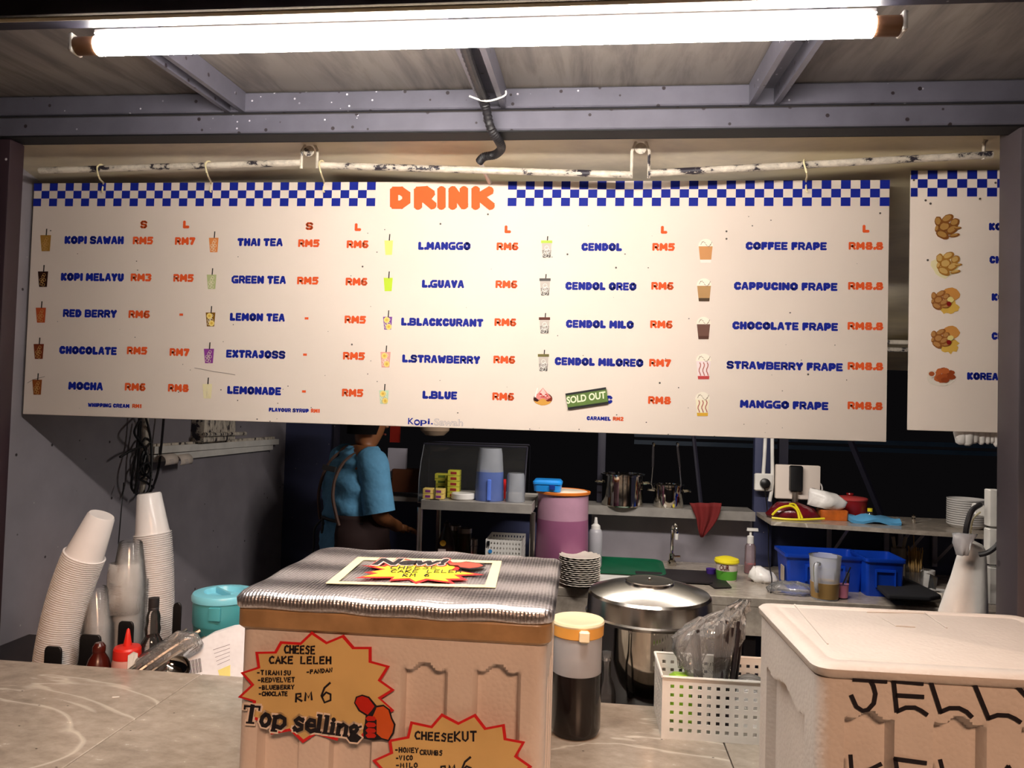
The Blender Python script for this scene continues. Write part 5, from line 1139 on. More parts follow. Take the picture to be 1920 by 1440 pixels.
t = bagmesh([(-.02, 0, 0, .07, .045), (0, 0, .03, .085, .05), (.0, 0, .055, .09, .05), (-.03, 0, .08, .06, .03)], seed=33, jit=.005); tag(t.build('wrapped_tub', 'bag', loc=shelfat(1548, 3.80) + Vector((0, 0, .052)), smooth=180, rot=(0, R(12), 0)), 'white plastic-wrapped tub lying on the orange packet', 'tub')
p = shelfat(1593, 3.93); r = 30 * S(1593, 3.93); h = ZW(932, p.x, 3.93) - SHZ; M['redpot'] = mat('red_enamel', '#8c1a1e', .25, var=.06); M['redlid'] = mat('red_lid', '#c84a48', .3, var=.05)
o = lathe_thing('red_pot', 'round red cooking pot with lighter red lid and knob', 'pot', p, [('pot_body', 'redpot', [(r * .88, 0), (r * .94, .006), (r, h * .9)], {'cap1': False}), ('lid', 'redlid', [(r * 1.03, h * .88), (r * 1.04, h * .95), (r * .95, h), (r * .3, h * 1.06), (.001, h * 1.07)], {}), ('knob', 'redpot', [(r * .12, h * 1.05), (r * .22, h * 1.14), (r * .2, h * 1.2), (.001, h * 1.21)], {})])
p = shelfat(1631, 3.86); lathe_thing('sauce_bottle', 'little clear bottle with yellow cap right of the red pot', 'bottle', p, [('bottle_body', 'glass', [(.022, 0), (.022, .02), (.012, .04)], {'cap1': False}), ('cap', 'lemon', [(.012, .04), (.012, .055), (.001, .056)], {})])
M['bluecloth'] = mat('light_blue_cloth', '#5aa6d6', .9, bump=.4, bs=40)
t = MB(); rings = []
for k in range(10):
    u = k / 9; rings.append([Vector((-.11 + .22 * u, y * (1 - .3 * abs(u - .5)), z + .008 * math.sin(u * 9 + y * 60))) for y, z in ((-.05, .004), (-.055, .018), (-.02, .030 + .008 * math.sin(u * 5)), (.03, .028), (.055, .014), (.05, .004))])
t.rings(rings); tag(t.build('folded_cloth', 'bluecloth', loc=shelfat(1638, 3.74), smooth=60, rot=(0, 0, -.1)), 'light blue folded cloth on the wall shelf', 'cloth')
t = MB(); t.lathe([(.008, 0), (.010, .02), (.006, .026), (.009, .034), (.001, .04)], seg=12); tag(t.build('shaker', 'polished', loc=shelfat(1713, 3.80)), 'tiny shiny metal shaker alone in the middle of the shelf', 'shaker')
p = shelfat(1812, 3.72); r = 33 * S(1812, 3.72); h = ZW(935, p.x, 3.72) - SHZ; M['bowlw'] = mat('white_bowl', '#d8d4d0', .4, var=.04)
t = MB(); t.lathe([(r * .75, 0), (r * .8, .003), (r * .99, .016), (r, .022), (r * .97, .022), (r * .78, .008), (.001, .007)], seg=36); b0 = t.build('bowl', 'bowlw', loc=p); nb_ = 12
for i in range(nb_):
    c = b0 if i == 0 else b0.copy()
    if i: COL.objects.link(c); c.location.z += i * (h - .022) / (nb_ - 1)
    tag(c, 'top white bowl of the stack at the right end of the shelf' if i == nb_ - 1 else 'white bowl within the stack at the right end of the shelf', 'bowl', 'white bowls stacked on the wall shelf')

# blue bins
def bin_(px0, px1, Y, yt, label, D=.2):
    c = (px0 + px1) / 2; p = at(c, Y + D / 2, WZ); w_ = (px1 - px0) / 2 * S(c, Y); h = ZW(yt, p.x, Y) - WZ
    o = thing('storage_bin', label, 'bin', p)
    t = MB(); t.loft([(w_ * .90, D / 2 * .9, .015, 0), (w_ * .96, D / 2 * .97, .015, h - .004), (w_, D / 2, .015, h), (w_ * .95, D / 2 * .93, .015, h), (w_ * .93, D / 2 * .92, .015, h - .01), (w_ * .87, D / 2 * .87, .015, .006)]); t.build('bin_body', 'bluepl', o)
    t = MB(); t.loft([(w_ * 1.0, D / 2 + .004, .015, h - .016), (w_ * 1.02, D / 2 + .006, .015, h - .013), (w_ * 1.02, D / 2 + .006, .015, h + .001)], cap0=False, cap1=False); t.build('rim', 'bluepl', o)
    t = MB(); d = D / 2 * .96
    for x0_, x1_, z0_, z1_ in ((-.5, .5, .66, .72), (-.5, -.44, .25, .66), (.44, .5, .25, .66)): t.box(((x0_ + x1_) / 2 * w_, -d - .003, (z0_ + z1_) / 2 * h), ((x1_ - x0_) * w_, .008, (z1_ - z0_) * h))
    t.build('grip_frame', 'bluepl', o, smooth=0); return o
o = bin_(1462, 1606, 3.50, 1042, 'large blue plastic bin behind the measuring jug'); bin_(1608, 1680, 3.44, 1049, 'smaller blue plastic bin right of the large one')
t = MB(); t.box((0, 0, 0), (.004, .05, .07)); w_ = 72 * S(1530, 3.5); t.v = [v + Vector((-w_ * .96 - .004, -.04, .06)) for v in t.v]; t.build('sticker', pm('#b8a896'), o)
# measuring jug, pink cup
p = at(1546, 3.30 + .06, WZ); Yj2 = 3.36; r = 28 * S(1546, Yj2); h = ZW(1042, p.x, Yj2) - WZ
o = thing('measuring_jug', 'frosted measuring jug with milky tea and handle towards the left', 'jug', p); M['tea'] = mat('milk_tea', '#a5824f', .3, var=.05)
t = MB(); t.lathe([(r * .82, 0), (r * .84, .004), (r * 1.0, h), (r * 1.04, h + .002)], seg=36, cap1=False); t.build('jug_body', 'frost', o)
t = MB(); t.lathe([(r * .80, .004), (r * .85 + .001, .008), (r * .92 + .001, h * .40), (.001, h * .40)], seg=36); t.build('tea', 'tea', o)
t = MB(); t.tube([(-r * .6, -r * .85, h * .86), (-r * .9, -r * 1.05, h * .82), (-r * .85, -r * 1.05, h * .4), (-r * .72, -r * .85, h * .22)], .009, 8, smooth=6); t.build('handle', 'frost', o)
p = at(1578, 3.38, WZ); M['pinkmilk'] = mat('pink_milk', '#e38aa6', .3)
o = lathe_thing('drink_cup', 'small glass of pink drink right of the measuring jug', 'cup', p, [('glass_wall', 'glass', [(.024, 0), (.032, .11)], {'cap1': False}), ('drink', 'pinkmilk', [(.022, .004), (.0245, .006), (.0285, .06), (.001, .06)], {})])
t = MB(); t.tube([(0, 0, .05), (.035, .0, .135)], .003, 6); t.build('straw', 'black', o)
# skewers, tubs, tray to the right
p = at(1714, 3.72, WZ); o = thing('skewer_bundle', 'bundle of bamboo skewers standing in a clear tub', 'skewers', p); M['bamboo'] = mat('bamboo', '#b08a4c', .6, var=.25)
t = MB(); rr = random.Random(8)
for i in range(46):
    a = rr.uniform(0, 2 * PI); q = rr.uniform(0, .034); t.tube([(q * math.cos(a) * .8, q * math.sin(a) * .8, .005), (q * math.cos(a) * 1.2, q * math.sin(a) * 1.2, .15 + rr.uniform(0, .035))], .002, 4)
t.tube([(0, 0, .1), (-.005, 0, .235)], .0025, 4); t.build('skewer', 'bamboo', o, kind='stuff')
t = MB(); t.lathe([(.034, 0), (.04, .10)], seg=20, cap1=False); t.build('clear_cup_holder', 'glass', o)
p = at(1684, 3.74, WZ); t = MB(); t.lathe([(.03, 0), (.032, .17), (.029, .17), (.028, .01)], seg=20); tag(t.build('utensil_crock', pm('#8f8272'), loc=p), 'grey-brown utensil holder between the blue bin and the skewers', 'holder')
for k, (dx, lb) in enumerate(((-.01, 'left'), (.012, 'right'))):
    t = MB(); t.tube([(0, 0, 0), (dx * 1.6, 0, .10)], [.006, .009], 8); tag(t.build('knife_handle', pm('#b5a58c'), loc=p + Vector((dx, 0, .12))), f'pale utensil handle, {lb} one of two in the grey-brown holder', 'utensil')
t = MB(); t.loft([(.07, .05, .015, 0), (.08, .055, .02, .07), (.083, .058, .02, .072)], cap1=False); tag(t.build('clear_tub', 'cupclear', loc=at(1716, 3.60, WZ)), 'clear rectangular tub in front of the skewers', 'tub')
t = MB(); t.lathe([(.03, 0), (.034, .075), (.030, .076), (.028, .01)], seg=24); tag(t.build('white_cup', 'bowlw', loc=at(1738, 3.72, WZ)), 'white cup right behind the clear rectangular tub', 'cup')
t = MB(); t.lathe([(.03, 0), (.06, .012), (.058, .015), (.03, .004), (.001, .004)], seg=28); tag(t.build('white_dish', 'bowlw', loc=at(1765, 3.55, WZ)), 'small white dish beside the tall white bag', 'dish')
fa_ = MB(); pts = [(1620, 1085), (1680, 1080), (1755, 1118), (1765, 1124), (1745, 1128), (1665, 1124)]
Cn = PZ(1690, 1105, WZ + .045); M['blackbag'] = mat('black_cloth', '#1a191d', .8, bump=.3, bs=60)
fa_.prism([PZ(x, y, WZ + .03) - Cn for x, y in pts], (0, 0, 1), .02); o = fa_.build('folded_bag', 'blackbag', loc=Cn, smooth=0); bv = o.modifiers.new('b', 'BEVEL'); bv.width = .006; bv.segments = 2
tag(o, 'flat folded black bag lying in front of the blue bins', 'bag')
t = MB(); t.loft([(.07, .09, .02, 0), (.085, .105, .03, .022), (.082, .102, .03, .022), (.067, .087, .02, .003)]); tag(t.build('metal_tray', 'brushed', loc=at(1735, 3.42, WZ) + Vector((.0, .0, 0)), rot=(0, 0, -.5)), 'shallow steel tray under the folded black bag', 'tray')

# tall white bag, hose and slotted channel by the right post
Yc = 2.0; ch = thing('slotted_channel', 'white slotted cable channel standing beside the right post', 'channel', P(1868, 1130, Yc)); co = Vector(ch.location)
def cl(px, py, Y=Yc): return P(px, py, Y) - co
for ya, yb, dx in ((917, 987, 0), (990, 1058, -1), (1062, 1132, 0)):
    a = cl(1851 + dx, ya); b_ = cl(1872 + dx, yb); t = MB(); t.box(((a.x + b_.x) / 2, 0, (a.z + b_.z) / 2), (abs(b_.x - a.x), .03, abs(a.z - b_.z)), ch=.002); t.build('channel_section', 'white', ch)
for i in range(7):
    a = cl(1875, 932 + i * 29); t = MB(); t.box((a.x + .003, .0, a.z), (.010, .024, .018)); t.build('slot_tooth', 'white', ch, smooth=0)
t = MB(); a = cl(1875, 1025); t.box((a.x + .002, .004, (cl(1875, 925).z + cl(1875, 1125).z) / 2), (.006, .02, cl(1875, 925).z - cl(1875, 1125).z)); t.build('inner_wall', 'black', ch)
sp_ = thing('socket_strip', 'white socket strip end behind the slotted channel', 'socket', P(1842, 958, 2.06)); t = MB(); t.box((0, 0, 0), (.045, .03, .03), rot=(0, R(12), 0), ch=.003); t.build('strip_body', 'white', sp_)
wb = MB(); rings = []
for px0, px1, py in ((1760, 1852, 1150), (1770, 1852, 1120), (1783, 1851, 1085), (1793, 1850, 1050), (1800, 1848, 1030), (1803, 1843, 1022), (1806, 1826, 1014), (1800, 1822, 1006)):
    a, b_ = P(px0, py, 1.98), P(px1, py, 1.98); c = (a + b_) / 2; hw_ = (b_ - a).length / 2; rings.append([c + Vector((hw_ * math.cos(q), (hw_ * .55) * math.sin(q) * (1 + .12 * math.sin(5 * q)), .002 * math.sin(7 * q))) for q in [2 * PI * j / 32 for j in range(32)]])
wbo = P(1805, 1150, 1.98); wb.v = []; wb.rings([[v - wbo for v in r_] for r_ in rings]); tag(wb.build('tall_bag', 'bag', loc=wbo, smooth=60), 'tall white plastic bag hanging beside the slotted channel', 'bag')
t = bagmesh([(0, 0, 0, .012, .01), (0, 0, .03, .02, .012), (.006, 0, .05, .028, .014)], seed=44, jit=.003); tag(t.build('bag_handles', 'frost', loc=P(1803, 1040, 1.93), smooth=180), 'thin translucent bag tied to the neck of the tall white bag', 'bag')
t = MB(); t.tube([P(1838, 946, 1.99), P(1822, 958, 1.97), P(1813, 985, 1.96), P(1810, 1010, 1.965)], .0065, 10, smooth=6); tag(t.build('black_hose', 'rubber'), 'black hose curving down into the top of the tall white bag', 'hose')
t = MB(); t.tube([P(1836, 1040, 1.90), P(1852, 1036, 1.89), P(1868, 1024, 1.885), P(1883, 1004, 1.88)], .006, 10, smooth=6); tag(t.build('black_hose', 'rubber'), 'short black cable arching from the tall bag to the post', 'hose')
t = MB(); t.tube([P(1838, 960, 1.98), P(1824, 975, 1.97), P(1819, 1010, 1.97)], .0022, 6, smooth=6); tag(t.build('pale_cord', 'cream'), 'thin pale cord hanging beside the black hose', 'cord')
# white gloves / rag hanging under the second board
t = MB(); gl = P(1830, 800, 2.085); 
for i, (px, ln, r_) in enumerate(((1800, 834, .020), (1812, 836, .022), (1824, 832, .018), (1838, 834, .014), (1850, 833, .011), (1858, 832, .010), (1866, 838, .010))):
    r_ *= .8; a = P(px, 790, 2.085) - gl; b_ = P(px + 2, ln, 2.085) - gl; t.tube([a, a.lerp(b_, .5), b_ + Vector((0, 0, .006)), b_], [r_, r_ * 1.05, r_ * .8, r_ * .3], 10)
tag(t.build('hanging_rag', 'bag', loc=gl, kind='thing', smooth=180), 'white rag hanging just below the fried food menu board', 'rag')

# ------------------------------------------------------------------ trolley with its load
TZ = 1.170; xa, xb = XW(790, 3.3, TZ), XW(1000, 3.4, TZ); tr = thing('steel_trolley', 'stainless trolley with raised top tray between the person and pink container', 'trolley', ((xa + xb) / 2, 3.52, 0)); tw = (xb - xa) / 2; to_ = Vector(tr.location)
t = MB(); t.box((0, 0, TZ - .004), (tw * 2 - .01, .44, .006)); 
t.build('top_tray', 'galv', tr, smooth=0)
for nm_, c_, d_ in (('tray_edge', (0, -.222, TZ - .016), (tw * 2, .004, .042)), ('tray_edge', (0, .222, TZ - .016), (tw * 2, .004, .042)), ('tray_edge', (-tw, 0, TZ - .016), (.004, .44, .042)), ('tray_edge', (tw, 0, TZ - .016), (.004, .44, .042))):
    t = MB(); t.box(c_, d_, ch=.001); t.build(nm_, 'galv', tr)
for sx in (-1, 1):
    for sy in (-1, 1): t = MB(); t.tube([(sx * (tw + .006), sy * .21, .06), (sx * (tw + .006), sy * .21, TZ - .03)], .0125, 10); t.build('leg', 'brushed', tr)
t = MB(); t.box((0, 0, .865), (tw * 2, .44, .006)); t.build('lower_tray', 'shelfdark', tr, smooth=0)
t = MB(); t.box((0, 0, .25), (tw * 2, .44, .006)); t.build('lower_tray', 'shelfdark', tr, smooth=0)
def tt(px, Y): return at(px, Y, TZ)
M['boxyel'] = mat('yellow_green_carton', '#b9b43a', .5, var=.1); M['boxpurple'] = mat('cream_purple_carton', '#d9bd6a', .5, var=.08)
def carton(p, w_, h_, m, band, label, group):
    o = thing('small_carton', label, 'carton', p, group=group); t = MB(); t.box((0, 0, h_ / 2), (w_, .05, h_ - .0015), ch=.001); t.build('carton_body', m, o)
    t = MB(); t.box((0, -.0255, h_ / 2), (w_ * .5, .001, h_ * .45)); t.build('carton_print', pm(band), o, smooth=0); return o
p0 = tt(851, 3.48); hc = (ZW(881, p0.x, 3.48) - TZ) / 5
for i in range(5): carton(p0 + Vector((0, 0, i * hc)), 22 * S(851, 3.48), hc, 'boxyel', '#8a2e2a', 'yellow-green carton in the taller pile on the trolley' if i < 4 else 'topmost yellow-green carton of the taller pile on the trolley', 'yellow-green cartons on the trolley')
p0 = tt(829, 3.56)
for i in range(4): carton(p0 + Vector((0, 0, i * hc)), 26 * S(829, 3.56), hc, 'boxyel', '#5a6a2a', 'yellow-green carton in the pile behind the cream cartons', 'yellow-green cartons on the trolley')
for i, (px, k) in enumerate(((804, 0), (804, 1), (824, 0), (824, 1))): carton(tt(px, 3.40) + Vector((0, 0, k * .024)), 19 * S(804, 3.40), .024, 'boxpurple', '#7a3a7a', ('left' if px < 810 else 'right') + (' lower' if k == 0 else ' upper') + ' cream and purple carton at the trolley corner', 'cream and purple cartons')
t = MB(); t.lathe([(.001, 0), (.022, 0), (.022, .005), (.003, .008), (.0025, .09), (.001, .09)], seg=16); tag(t.build('order_spike', 'black', loc=tt(815, 3.335)), 'small black-based spike stand in front of the cream cartons', 'spike')
p = tt(868, 3.42); t = MB(); r = 22 * S(868, 3.42); t.lathe([(r * .9, 0), (r, .006), (r, .026), (r * .93, .03), (.001, .03)], seg=32); tag(t.build('white_dish', 'bowlw', loc=p), 'flat white dish left of the tall blue-tinted stack', 'dish')
p = tt(917, 3.44); r = 27 * S(917, 3.44); h = ZW(840, p.x, 3.44) - TZ; M['bluetint'] = clearmat('blue_liquid_plastic', alpha=.7, milky='#6d83c8'); M['cleartop'] = clearmat('hazy_clear', alpha=.45, milky='#c9cdd6')
o = lathe_thing('container_stack', 'tall stack of upturned clear containers tinted blue on the trolley', 'containers', p, [('lower_container', 'bluetint', [(r, 0), (r * 1.02, .006), (r * .95, h * .55)], {'cap1': False}), ('upper_container', 'cleartop', [(r * .95, h * .55), (r * .85, h * .9), (r * .78, h), (.001, h)], {'cap0': False})])
t = MB(); t.box((.008, -r - .004, h * .22), (.018, .01, h * .4), ch=.003); t.build('handle', pm('#5a7ad8'), o)
p = tt(966, 3.42); r = 17.5 * S(966, 3.42); h = ZW(887, p.x, 3.42) - TZ; lathe_thing('frosted_tumbler', 'upturned frosted tumbler at the right end of the trolley', 'cup', p, [('tumbler_wall', 'cleartop', [(r, 0), (r * 1.02, .004), (r * .93, h * .92), (r * .85, h), (.001, h)], {'cap0': False})])
t = MB(); t.box((0, 0, .045), (.02, .02, .09)); tag(t.build('red_carton', 'red', loc=tt(944, 3.52)), 'red carton sliver between the blue-tinted stack and frosted tumbler', 'carton')
# glass display hood standing behind on the ledge
dc = thing('display_hood', 'dark-framed curved glass hood standing behind the trolley load', 'display case', at(884, 3.76, TZ)); do = Vector(dc.location); hw_ = 100 * S(884, 3.76); hh = ZW(832, do.x, 3.76) - TZ
dc.location = (do.x, 3.84, TZ - .062)
pr_ = [(-.10, 0), (-.095, hh * .5), (-.06, hh * .85), (0, hh + .05), (.12, hh + .055), (.12, 0)]
for sx in (-1, 1): t = MB(); t.prism([(sx * hw_, y, z) for y, z in pr_], (1, 0, 0), .004); t.build('side_glass', 'cleartop' if sx < 0 else 'glass', dc, smooth=0)
t = MB(); t.rings([[Vector((x, y, z)) for x in (-hw_, hw_)] for y, z in pr_[:5]], close=False, cap0=False, cap1=False); t.build('front_glass', 'glass', dc, smooth=60)
for pts in ([(-hw_, 0, hh + .05), (hw_, 0, hh + .05)], [(-hw_, .12, hh + .055), (hw_, .12, hh + .055)], [(hw_, .12, 0), (hw_, .12, hh + .055)], [(-hw_, .12, 0), (-hw_, .12, hh + .055)], [(hw_, -.1, 0), (hw_, -.095, hh * .5), (hw_, -.06, hh * .85), (hw_, 0, hh + .05)]):
    t = MB(); t.tube(pts, .005, 6); t.build('frame_bar', 'beamdark', dc)
t = MB(); t.box((0, .01, -.003), (hw_ * 2, .23, .006)); t.build('base_plate', 'brushed', dc)
# lower tray goods
LT_ = .868
def lt(px, Y): return at(px, Y, LT_)
p = lt(836, 3.45); h = ZW(975, p.x, 3.45) - LT_
o = lathe_thing('syrup_bottle', 'dark chocolate syrup bottle with orange label on the lower trolley tray', 'bottle', p, [('bottle_body', 'brown', [(.040, 0), (.043, .005), (.043, h * .35), (.038, h * .55), (.022, h * .75), (.014, h * .86)], {'cap1': False}), ('cap', 'brown', [(.016, h * .85), (.015, h * .93), (.007, h * .95), (.006, h), (.001, h)], {})])
t = MB(); t.disc((-.008, -.0445, h * .50), .014, FN, .002, 18); t.build('round_badge', pm('#e0a83a'), o, smooth=0); t = MB(); t.box((-.012, -.045, h * .25), (.036, .002, h * .22)); t.build('label_sticker', pm('#c9b8b0'), o, smooth=0); t = MB(); t.disc((.016, -.047, h * .22), .012, FN, .002, 14); t.build('round_badge', pm('#c0642a'), o, smooth=0)
p = lt(870, 3.52); h = ZW(990, p.x, 3.52) - LT_; M['jarfill'] = mat('olive_jar_filling', '#4a4426', .3); o = lathe_thing('storage_jar', 'glass jar with steel lid right of the syrup bottle', 'jar', p, [('jar_body', 'jarfill', [(.030, 0), (.032, .004), (.032, h * .86)], {'cap1': False}), ('lid', 'brushed', [(.034, h * .86), (.034, h), (.001, h)], {})])
p = lt(852, 3.60); h = ZW(985, p.x, 3.6) - LT_; lathe_thing('storage_jar', 'darker jar half hidden behind the syrup bottle', 'jar', p, [('jar_body', 'jarfill', [(.026, 0), (.026, h * .86)], {'cap1': False}), ('lid', 'brushed', [(.028, h * .86), (.028, h), (.001, h)], {})])
p = lt(887, 3.44); h = ZW(1008, p.x, 3.44) - LT_; lathe_thing('steel_shaker', 'small steel shaker left of the perforated basket', 'shaker', p, [('shaker_body', 'steel', [(.016, 0), (.017, h * .7), (.019, h * .72), (.019, h * .95), (.001, h)], {})])
for px, c_, lb in ((856, '#c22a20', 'red snack packet on the lower trolley tray, left one'), (893, '#c86a24', 'orange-yellow snack packet on the lower trolley tray, right one')):
    t = MB(); t.loft([(.035, .012, .01, 0), (.04, .02, .01, .02), (.02, .01, .005, .036)]); tag(t.build('snack_packet', pm(c_), loc=lt(px, 3.37), rot=(0, R(8), 0)), lb, 'packet')
bx0 = lt(909, 3.34); BW2 = 68 * S(940, 3.34); bh = ZW(1011, bx0.x, 3.34) - LT_
b2_ = thing('perforated_basket', 'white basket with round-looking holes on the lower trolley tray', 'basket', bx0)
for o_2, u_, W_, nm_, nu_ in (((0, 0, 0), (1, 0, 0), BW2, 'front_panel', 11), ((BW2, .2, 0), (-1, 0, 0), BW2, 'back_panel', 11), ((0, .2, 0), (0, -1, 0), .2, 'side_panel', 10), ((BW2, 0, 0), (0, 1, 0), .2, 'side_panel', 10)):
    t = MB(); t.perf(o_2, u_, (0, 0, 1), W_, bh, nu_, 6, .002, mu=.03, mv=.04, hf=.45); t.build(nm_, 'white', b2_, smooth=0)
t = MB(); t.box((BW2 / 2, .1, .002), (BW2, .2, .003)); t.build('bottom', 'white', b2_, smooth=0)
t = MB(); t.disc((.022, -.002, bh * .62), .009, FN, .001, 12); t.build('blue_tag', pm('#3a8ad0'), b2_, smooth=0); t = MB(); t.box((.013, -.004, bh * .88), (.012, .006, .02)); t.build('clip', 'black', b2_)

# ------------------------------------------------------------------ left wall fittings
LX = LW + .001
t = MB(); t.tube([PX(273, 740, LX + .02), PX(272, 880, LX + .02), PX(266, 925, LX + .02)], [.0125, .0125, .010], 10); tag(t.build('wall_pipe', 'pipe'), 'vertical white pipe on the left wall behind the black cables', 'pipe')
tk_ = thing('cable_trunking', 'white double cable trunking running along the left wall', 'trunking', (LX, 3.25, PX(400, 838, LX).z)); tko = Vector(tk_.location)
for (a, b_), th in ((((283, 836), (512, 821)), .018), (((283, 844), (518, 828)), .03), (((283, 860), (508, 838)), .022)):
    p, q = PX(*a, LX + th / 2), PX(*b_, LX + th / 2); t = MB(); hz = .014 if th > .02 else .007
    t.rings([[Vector((LX + (th if s1 > 0 else 0), P_.y, P_.z + s2 * hz)) - tko for s1, s2 in ((1, -1), (1, 1), (-1, 1), (-1, -1))] for P_ in (p, q)]); t.build('trunking_length', 'pipe' if th < .02 else 'white', tk_, smooth=0)
a = PX(400, 805, LX); t = MB(); wb0, wb1 = PX(370, 820, LX + .03), PX(430, 815, LX + .03); t.box((LX + .03, (wb0.y + wb1.y) / 2, a.z + .03), (.06, wb1.y - wb0.y, .16), ch=.004); wbx = t.build('breaker_box', 'pipe'); tag(wbx, 'grimy white box on the left wall above the trunking', 'box')
t = MB(); t.tube([PX(382, 815, LX + .07), PX(460, 813, LX + .07)], .009, 8); tag(t.build('white_rod', 'pipe'), 'short white rod sticking out by the grimy box on the left wall', 'rod')
for px, lb in ((312, 'left curled paper receipt hanging under the trunking'), (340, 'right curled paper receipt hanging under the trunking')):
    c = PX(px, 864, LX + .05); t = MB(); pts = []; n = 12
    rings = []
    for i in range(n + 1):
        q = -.6 + i / n * 3.6; rings.append([Vector((.024 * math.cos(q) - .0, y, .026 * math.sin(q))) for y in (-.055, .055)])
    inner = [[v * 1 for v in r_] for r_ in rings]; t.rings(rings, close=False, cap0=False, cap1=False); o = t.build('receipt_paper', 'signwhite', loc=c, rot=(0, 0, .1)); so2 = o.modifiers.new('s', 'SOLIDIFY'); so2.thickness = .0006; tag(o, lb, 'paper')
    t = MB()
    for k in range(4): t.box((.0248, -.01 + .004 * k, .006 - .006 * k), (.001, .03, .001))
    t.build('fine_print', 'greyprint', o, kind='stuff')
rs = random.Random(11); t = MB()
def cablepts(pts, X=LX + .03): return [PX(x, y, X + rs.uniform(0, .025)) for x, y in pts]
CB = [([(262, 770), (258, 830), (250, 880), (247, 915), (262, 930)], 'outer left loop of the black cable bundle'), ([(270, 770), (282, 820), (284, 870), (280, 915), (268, 930)], 'black cable down the right side of the white pipe'), ([(308, 770), (303, 830), (297, 880), (288, 910), (280, 925)], 'separate black cable hanging right of the bundle'),
      ([(266, 780), (255, 800), (253, 815), (268, 835), (276, 860), (270, 890), (262, 880), (268, 850), (280, 830), (272, 822), (262, 840)], 'knotted black cable loop on the white pipe'), ([(264, 790), (260, 850), (256, 900), (252, 925)], 'inner left black cable of the bundle'), ([(225, 857), (250, 843), (275, 840), (268, 880), (285, 900)], 'black cable crossing from the left into the bundle'),
      ([(262, 900), (275, 890), (282, 880), (276, 868), (264, 876), (258, 895), (275, 905), (288, 915)], 'small tangled black cable loop low on the pipe'), ([(232, 905), (228, 950), (222, 1020)], 'single thin black wire hanging behind the clear cups')]
for pts, lb in CB: t = MB(); t.tube(cablepts(pts), .0045 if 'single' not in lb else .002, 6, smooth=7); tag(t.build('black_cable', 'rubber'), lb, 'cable', 'black cables on the left wall')

# dim things behind the person
t = MB(); t.box((0, 0, 0), (.10, .03, .16)); tag(t.build('paper_notice', 'greyprint', loc=P(745, 868, 3.97)), 'grey paper notice in the dark beside the person', 'notice')
t = MB(); t.loft([(.07, .05, .005, 0), (.07, .05, .005, .12)]); tag(t.build('cardboard_box', pm('#5a3320'), loc=P(762, 921, 3.96)), 'brown carton in the dark right of the person', 'carton')
t = MB(); t.box((0, 0, 0), (.05, .03, .10)); tag(t.build('red_pouch', pm('#8a2016'), loc=P(741, 812, 4.0)), 'dark red pouch hanging beside the face of the person', 'pouch')
t = MB(); t.lathe([(.001, 0), (.05, .006), (.075, .03), (.08, .06)], seg=24, cap1=False); tag(t.build('hanging_bowl', pm('#a8907a'), loc=P(815, 818, 3.9)), 'tan rounded bowl bottom peeking out below the drink board', 'bowl')
# ------------------------------------------------------------------ person at the back, seen from behind, turned to the right
PXc, PYc = -1.13, 3.55
pe = thing('person', 'person in a blue shirt and dark brown apron working with back turned', 'person', (PXc, PYc, 0), (0, 0, R(-48)))
# local frame: +y is the way the person faces
H0 = 1.60
joints = {'pelvis': (0, 0, .90), 'waist': (0, -.01, 1.03), 'chest': (0, -.015, 1.20), 'upch': (0, .0, 1.315), 'neck': (0, .03, 1.385), 'head0': (0, .045, 1.43), 'head1': (0, .06, 1.49), 'head2': (0, .06, 1.55),
 'shL': (-.155, 0, 1.33), 'elL': (-.20, .10, 1.10), 'wrL': (-.12, .20, .99), 'hnL': (-.10, .26, .97),
 'shR': (.155, 0, 1.33), 'elR': (.20, .03, 1.07), 'wrR': (.02, .21, .99), 'hnR': (-.01, .26, .97),
 'hipL': (-.09, 0, .85), 'knL': (-.09, .02, .46), 'anL': (-.09, -.02, .09), 'toL': (-.10, .13, .03), 'hipR': (.09, 0, .85), 'knR': (.09, .02, .46), 'anR': (.09, -.02, .09), 'toR': (.10, .13, .03)}
rad = {'pelvis': (.14, .11), 'waist': (.125, .10), 'chest': (.14, .105), 'upch': (.12, .085), 'neck': (.052, .052), 'head0': (.060, .068), 'head1': (.074, .088), 'head2': (.066, .078), 'shL': (.058,) * 2, 'elL': (.042,) * 2, 'wrL': (.027,) * 2, 'hnL': (.034, .018), 'shR': (.058,) * 2, 'elR': (.042,) * 2, 'wrR': (.027,) * 2, 'hnR': (.034, .018),
 'hipL': (.085,) * 2, 'knL': (.055,) * 2, 'anL': (.038,) * 2, 'toL': (.035,) * 2, 'hipR': (.085,) * 2, 'knR': (.055,) * 2, 'anR': (.038,) * 2, 'toR': (.035,) * 2}
edges = [('pelvis', 'waist'), ('waist', 'chest'), ('chest', 'upch'), ('upch', 'neck'), ('neck', 'head0'), ('head0', 'head1'), ('head1', 'head2'), ('upch', 'shL'), ('shL', 'elL'), ('elL', 'wrL'), ('wrL', 'hnL'), ('upch', 'shR'), ('shR', 'elR'), ('elR', 'wrR'), ('wrR', 'hnR'), ('pelvis', 'hipL'), ('hipL', 'knL'), ('knL', 'anL'), ('anL', 'toL'), ('pelvis', 'hipR'), ('hipR', 'knR'), ('knR', 'anR'), ('anR', 'toR')]
